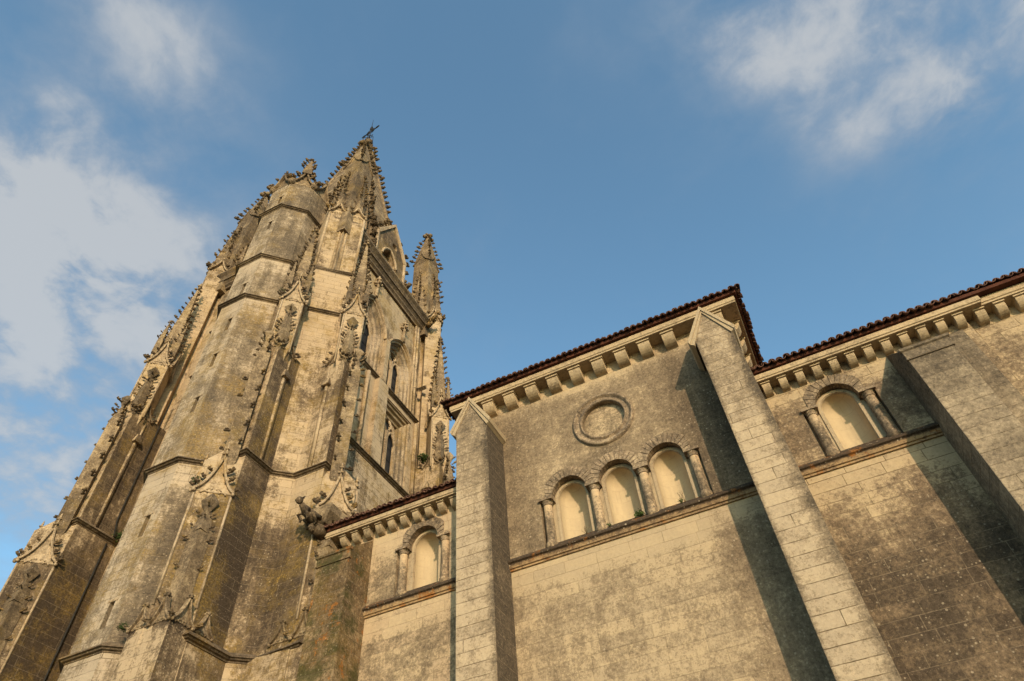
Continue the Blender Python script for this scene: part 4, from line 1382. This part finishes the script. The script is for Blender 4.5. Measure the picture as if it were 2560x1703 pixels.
def dormer(ev, eu):
    f = Arm(TX, TY, eu, ev)
    v = .168 * K
    w = .060 * K
    ol = [(-w, kz(1.30)), (w, kz(1.30)), (w, kz(1.455)), (0, kz(1.557)), (-w, kz(1.455))]
    hole = pointed(-.003 * K, .029 * K, kz(1.33), kz(1.385), kz(1.432))
    m = MB()
    eye = arc(.012 * K, kz(1.470), .011 * K, 0, 2 * PI, 14)[:-1]
    holed(m, ol, [hole, eye], lambda a, b, d: f.p(a, v - d, b), .5)
    m.extr([f.p(a, v - .52, b) for a, b in ol], Vector(f.p(0, -.07 * K, 0)) - Vector(f.p(0, 0, 0)))
    o = m.build('dormer', M_corner, spire)
    c = MB()
    for s in (-1, 1):
        c.extr([f.p(s * (w + .12), v - .4, kz(1.452)), f.p(0, v - .4, kz(1.562)), f.p(0, v - .4, kz(1.562) - .35), f.p(s * (w - .12), v - .4, kz(1.445))], Vector(f.p(0, .52, 0)) - Vector(f.p(0, 0, 0)))
        c.tube([f.p(s * (w - .02), v, kz(1.30)), f.p(s * (w - .02), v, kz(1.455))], .13, 6)
        for k in range(6):
            t = (k + .3) / 6
            croc(o, f.p(s * w * (1 - t), v - .1, kz(1.455 + .105 * t) + .1), f.eu * s + f.ev * .2, .52)
        for k in range(3):
            croc(o, f.p(s * w, v - .05, kz(1.34 + .042 * k)), f.eu * s + f.ev * .2, .45)
    c.build('coping', M_gab, o)
    t = MB()
    for k in (-1, 0, 1):
        t.tube([f.p(-.003 * K + k * .012 * K, v - .35, kz(1.33)), f.p(-.003 * K + k * .012 * K, v - .35, kz(1.40))], .07, 6)
    for k in (-1, 1):
        L = pointed(-.003 * K + k * .012 * K, .011 * K, kz(1.37), kz(1.375), kz(1.40))[2:]
        t.tube([f.p(a, v - .35, b) for a, b in L], .06, 5)
    t.tube([f.p(a, v - .02, b) for a, b in pointed(-.003 * K, .0305 * K, kz(1.33), kz(1.385), kz(1.435))[2:]], .10, 6)
    t.build('tracery', M_gab, o)
    g2 = MB(); g2.extr([f.p(a, v - .62, b) for a, b in ((-w * .9, kz(1.31)), (w * .9, kz(1.31)), (w * .9, kz(1.455)), (0, kz(1.54)), (-w * .9, kz(1.455)))], Vector(f.p(0, .05, 0)) - Vector(f.p(0, 0, 0)))
    g2.build('glass', M_glass, o)
    return o


dormer((1, 0), (0, 1)); dormer((0, -1), (1, 0))


# ---------- gargoyles
def gargoyle(base, d, s, up=.25):
    """crouching figure leaning out along the 2D direction d"""
    d = Vector((d[0], d[1], 0)).normalized(); z = Vector((0, 0, 1)); r = d.cross(z)
    b = Vector(base)

    def q(f, h, l=0): return b + (d * f + z * (h + f * up) + r * l) * s
    m = MB()
    m.tube([q(-.3, .02), q(.0, .06), q(.3, .10), q(.62, .16), q(.86, .26), q(1.0, .34)], [.27 * s, .30 * s, .28 * s, .24 * s, .16 * s, .12 * s], 10)
    m.ball(q(1.12, .44), (.17 * s, .17 * s, .19 * s), 10, 7)
    m.ball(q(1.25, .36), (.10 * s, .10 * s, .08 * s), 8, 5)          # muzzle
    m.ball(q(1.22, .28), (.07 * s, .07 * s, .045 * s), 7, 4)         # jaw
    for k in (-1, 1):
        m.tube([q(1.04, .55, k * .12), q(1.0, .66, k * .19)], [.06 * s, .02 * s], 6)
        m.ball(q(1.23, .47, k * .07), .032 * s, 6, 4)
        m.tube([q(.66, .12, k * .18), q(.86, -.08, k * .24), q(.66, -.26, k * .22), q(.74, -.38, k * .18)], [.11 * s, .09 * s, .07 * s, .06 * s], 7)
        m.tube([q(.05, .06, k * .22), q(.40, -.06, k * .31), q(.18, -.26, k * .28), q(.30, -.36, k * .24)], [.16 * s, .13 * s, .08 * s, .065 * s], 7)
    m.ball(q(.16, -.42), (.17 * s, .20 * s, .22 * s), 9, 6)          # carved head that carries the beast
    m.ball(q(.28, -.46), (.10 * s, .12 * s, .08 * s), 7, 5)
    for k in (-1, 1): m.ball(q(.14, -.28, k * .18), (.08 * s, .09 * s, .10 * s), 6, 4)
    m.tube([q(-.5, -.30), q(.1, -.36)], [.34 * s, .26 * s], 8)
    return m.build('gargoyle', M_croc, tower)


gargoyle((-.5090 * K, .5535 * K, kz(.5090)), (-.2, -1), .76, .12)
gargoyle((TX + .205 * K, .8680 * K, kz(1.285)), (1, -.3), .6, .1)
gargoyle((TX - .090 * K, TY - .190 * K, kz(1.285)), (.2, -1), .6, .1)
gargoyle((TX + .192 * K, TY + .172 * K, kz(1.49)), (1, .6), .42, .2)

# small tiled pent roof and rubble where the low bay's roof meets the tower
pr = MB(); pr.box(F3 - .3, F3 + 1.6, 16.4, 18.0, kz(.500), kz(.508)); pr.build('flashing', M_tile, tower)


# ---------- crockets: one shape, one object each for the hundred that show largest
def crocket_mesh():
    m = MB()
    m.tube([(-.35, 0, -.12), (.10, 0, -.02), (.45, 0, .06), (.74, 0, .22), (.86, 0, .44)], [.24, .17, .19, .22, .12], 6)
    m.ball((.70, 0, .16), (.40, .27, .20), 7, 5)
    m.ball((1.02, 0, .24), (.20, .22, .13), 6, 4)
    m.ball((.90, 0, .50), (.17, .20, .13), 6, 4)
    for s in (-1, 1): m.ball((.56, .27 * s, .20), (.24, .14, .12), 6, 4)
    return m


CM = crocket_mesh()
Rw, Uw, Fw = _r, _u, _f


def pxsize(p, s):
    q = p - Vector((0, 0, EYE)); dz = q.dot(Fw)
    if dz <= 0: return 0
    fx = 1676.0 / 2.5
    x = 512 + fx * q.dot(Rw) / dz; y = 340 - fx * q.dot(Uw) / dz
    if not (-4 < x < 1028 and -4 < y < 685): return 0
    return s * fx / dz


def cmat(p, d, s):
    z = Vector((0, 0, 1)); r = z.cross(d)
    w = random.uniform(.70, 1.15) * s * .92
    rz = random.uniform(-.25, .25)
    M = Matrix(((d.x, r.x, 0, p.x), (d.y, r.y, 0, p.y), (0, 0, 1, p.z), (0, 0, 0, 1)))
    return M @ Matrix.Rotation(rz, 4, 'Z') @ Matrix.Rotation(random.uniform(-.2, .2), 4, 'Y') @ Matrix.Diagonal((w, w, w, 1))


def seen(p, d):
    q = Vector((0, 0, EYE)) - p; q.z = 0
    return d.dot(q.normalized()) > -.35


CROCKETS = [c for c in CROCKETS if random.random() > .05]          # some have weathered away
order = sorted(CROCKETS, key=lambda c: -pxsize(c[1], c[3]) * (1 if seen(c[1], c[2]) else .2))
proto = CM.build('crocket', M_croc, None, loc=(0, 0, 0))
first = True
for ow, p, d, s in order[:100]:
    c = proto if first else proto.copy()
    if not first: C.objects.link(c)
    first = False
    c.parent = ow
    c.matrix_local = Matrix.Translation(-wloc(ow)) @ cmat(p, d, s)
rest = MB()
for ow, p, d, s in order[100:]:
    rest.merge(CM, cmat(p, d, s))
ro = rest.build('small_crockets', M_croc, tower)
ro['kind'] = 'stuff'

# lightning cable down the flank of the left buttress
cb = MB()
cx = -.8956 * K + .05
cb.tube([(cx, .5395 * K, z) for z in (0, 8, 16, kz(.60))], .035, 6)
cb.tube([(cx + .28, .5395 * K, kz(.608)), (cx, .5395 * K, kz(.64)), (cx, .5395 * K, kz(.9))], .035, 6)
tag(cb.build('cable', M_iron, None), 'thin dark cable running down the flank of the leftmost tower buttress', 'cable')

# ================================================================== weeds rooted in the joints
def weed(name, label, at, r, n, mat, dry=False, cat='weed', group=None):
    m = MB()
    at = Vector(at)
    for k in range(n):
        a = random.uniform(0, 2 * PI); e = random.uniform(.1, 1.35)
        L = r * random.uniform(.5, 1.1)
        d = Vector((math.cos(a) * math.cos(e), -abs(math.sin(a)) * math.cos(e) * .9, math.sin(e)))
        tip = at + d * L
        side = d.cross(Vector((0, 0, 1))).normalized()
        if dry:
            m.tube([at, at + d * L * .5 + side * .01, tip], [.006, .004, .003], 4)
            for j in range(3):
                q = at + d * L * (.5 + .17 * j); m.tube([q, q + (side * random.uniform(-1, 1) + Vector((0, 0, .8))) * L * .3], [.004, .002], 4)
        else:
            m.tube([at, tip], [.006, .003], 4)
            for j in range(4):
                q = at + d * L * (.4 + .2 * j)
                w = r * random.uniform(.10, .2); o = Vector((random.uniform(-1, 1), random.uniform(-1, .2), random.uniform(-.6, .9))).normalized()
                s2 = o.cross(Vector((random.uniform(-1, 1), .3, .4))).normalized()
                m.add([q, q + o * w + s2 * w * .5, q + o * w * 2.1, q + o * w - s2 * w * .5, q + o * w + Vector((0, 0, .006))], [(0, 1, 4), (1, 2, 4), (2, 3, 4), (3, 0, 4)])
    o = m.build(name, mat, None, loc=at)
    return tag(o, label, cat, group)


zs_ = ZSILL - .12
weed('weed', 'bushy green weed on the ledge at the foot of the middle arched niche', (-3.10, WY + .08, zs_), .20, 26, M_leaf)
weed('weed', 'small green sprig on the ledge left of the middle arched niche', (-4.02, WY + .08, zs_), .12, 9, M_leaf)
weed('weed', 'little green sprig on the ledge under the third arched niche', (-1.90, WY + .08, zs_), .14, 9, M_leaf)
weed('dry_weed', 'leafless dry stalks on the ledge under the third arched niche', (-1.80, WY + .08, zs_), .34, 5, M_dry, True, 'dried weed')
weed('dry_weed', 'dark dry stalks on the ledge under the first arched niche', (-4.72, WY + .08, zs_), .26, 7, M_dry, True, 'dried weed')


def tuft(label, at, r):
    m = MB(); at = Vector(at)
    m.ball(at, r * .45, 6, 4)
    for k in range(150):
        a = random.uniform(0, 2 * PI); u = random.uniform(-1, 1); q = math.sqrt(1 - u * u)
        d = Vector((q * math.cos(a), q * math.sin(a), u * .7)); p = at + d * r * random.uniform(.3, 1)
        w = r * random.uniform(.12, .26)
        o = Vector((random.uniform(-1, 1), random.uniform(-1, 1), random.uniform(-1, 1))).normalized(); s2 = o.cross(d).normalized()
        m.add([p, p + o * w + s2 * w * .5, p + o * w * 2, p + o * w - s2 * w * .5, p + o * w + d * w * .15], [(0, 1, 4), (1, 2, 4), (2, 3, 4), (3, 0, 4)])
    return tag(m.build('tuft', M_moss2, None, loc=at), label, 'plant')


tuft('dark green tuft on the string course beside the leftmost tower buttress', (-.8956 * K + .30, .5500 * K, kz(.614)), .30)
tuft('dark tuft behind the far buttress above the tiled roof of the low bay', (-.548 * K, .855 * K, kz(.845)), .38)
tuft('mossy tuft on the gable left of the gargoyle, beside the stair turret', (-.626 * K, .4545 * K, kz(.552)), .24)
tuft('green tuft on the low gablet at the foot of the stair turret', (-.652 * K, .4500 * K, kz(.368)), .18)
tuft('dark green tuft below the ogee gable high on the middle tower buttress', (-.610 * K, .4720 * K, kz(.968)), .20)
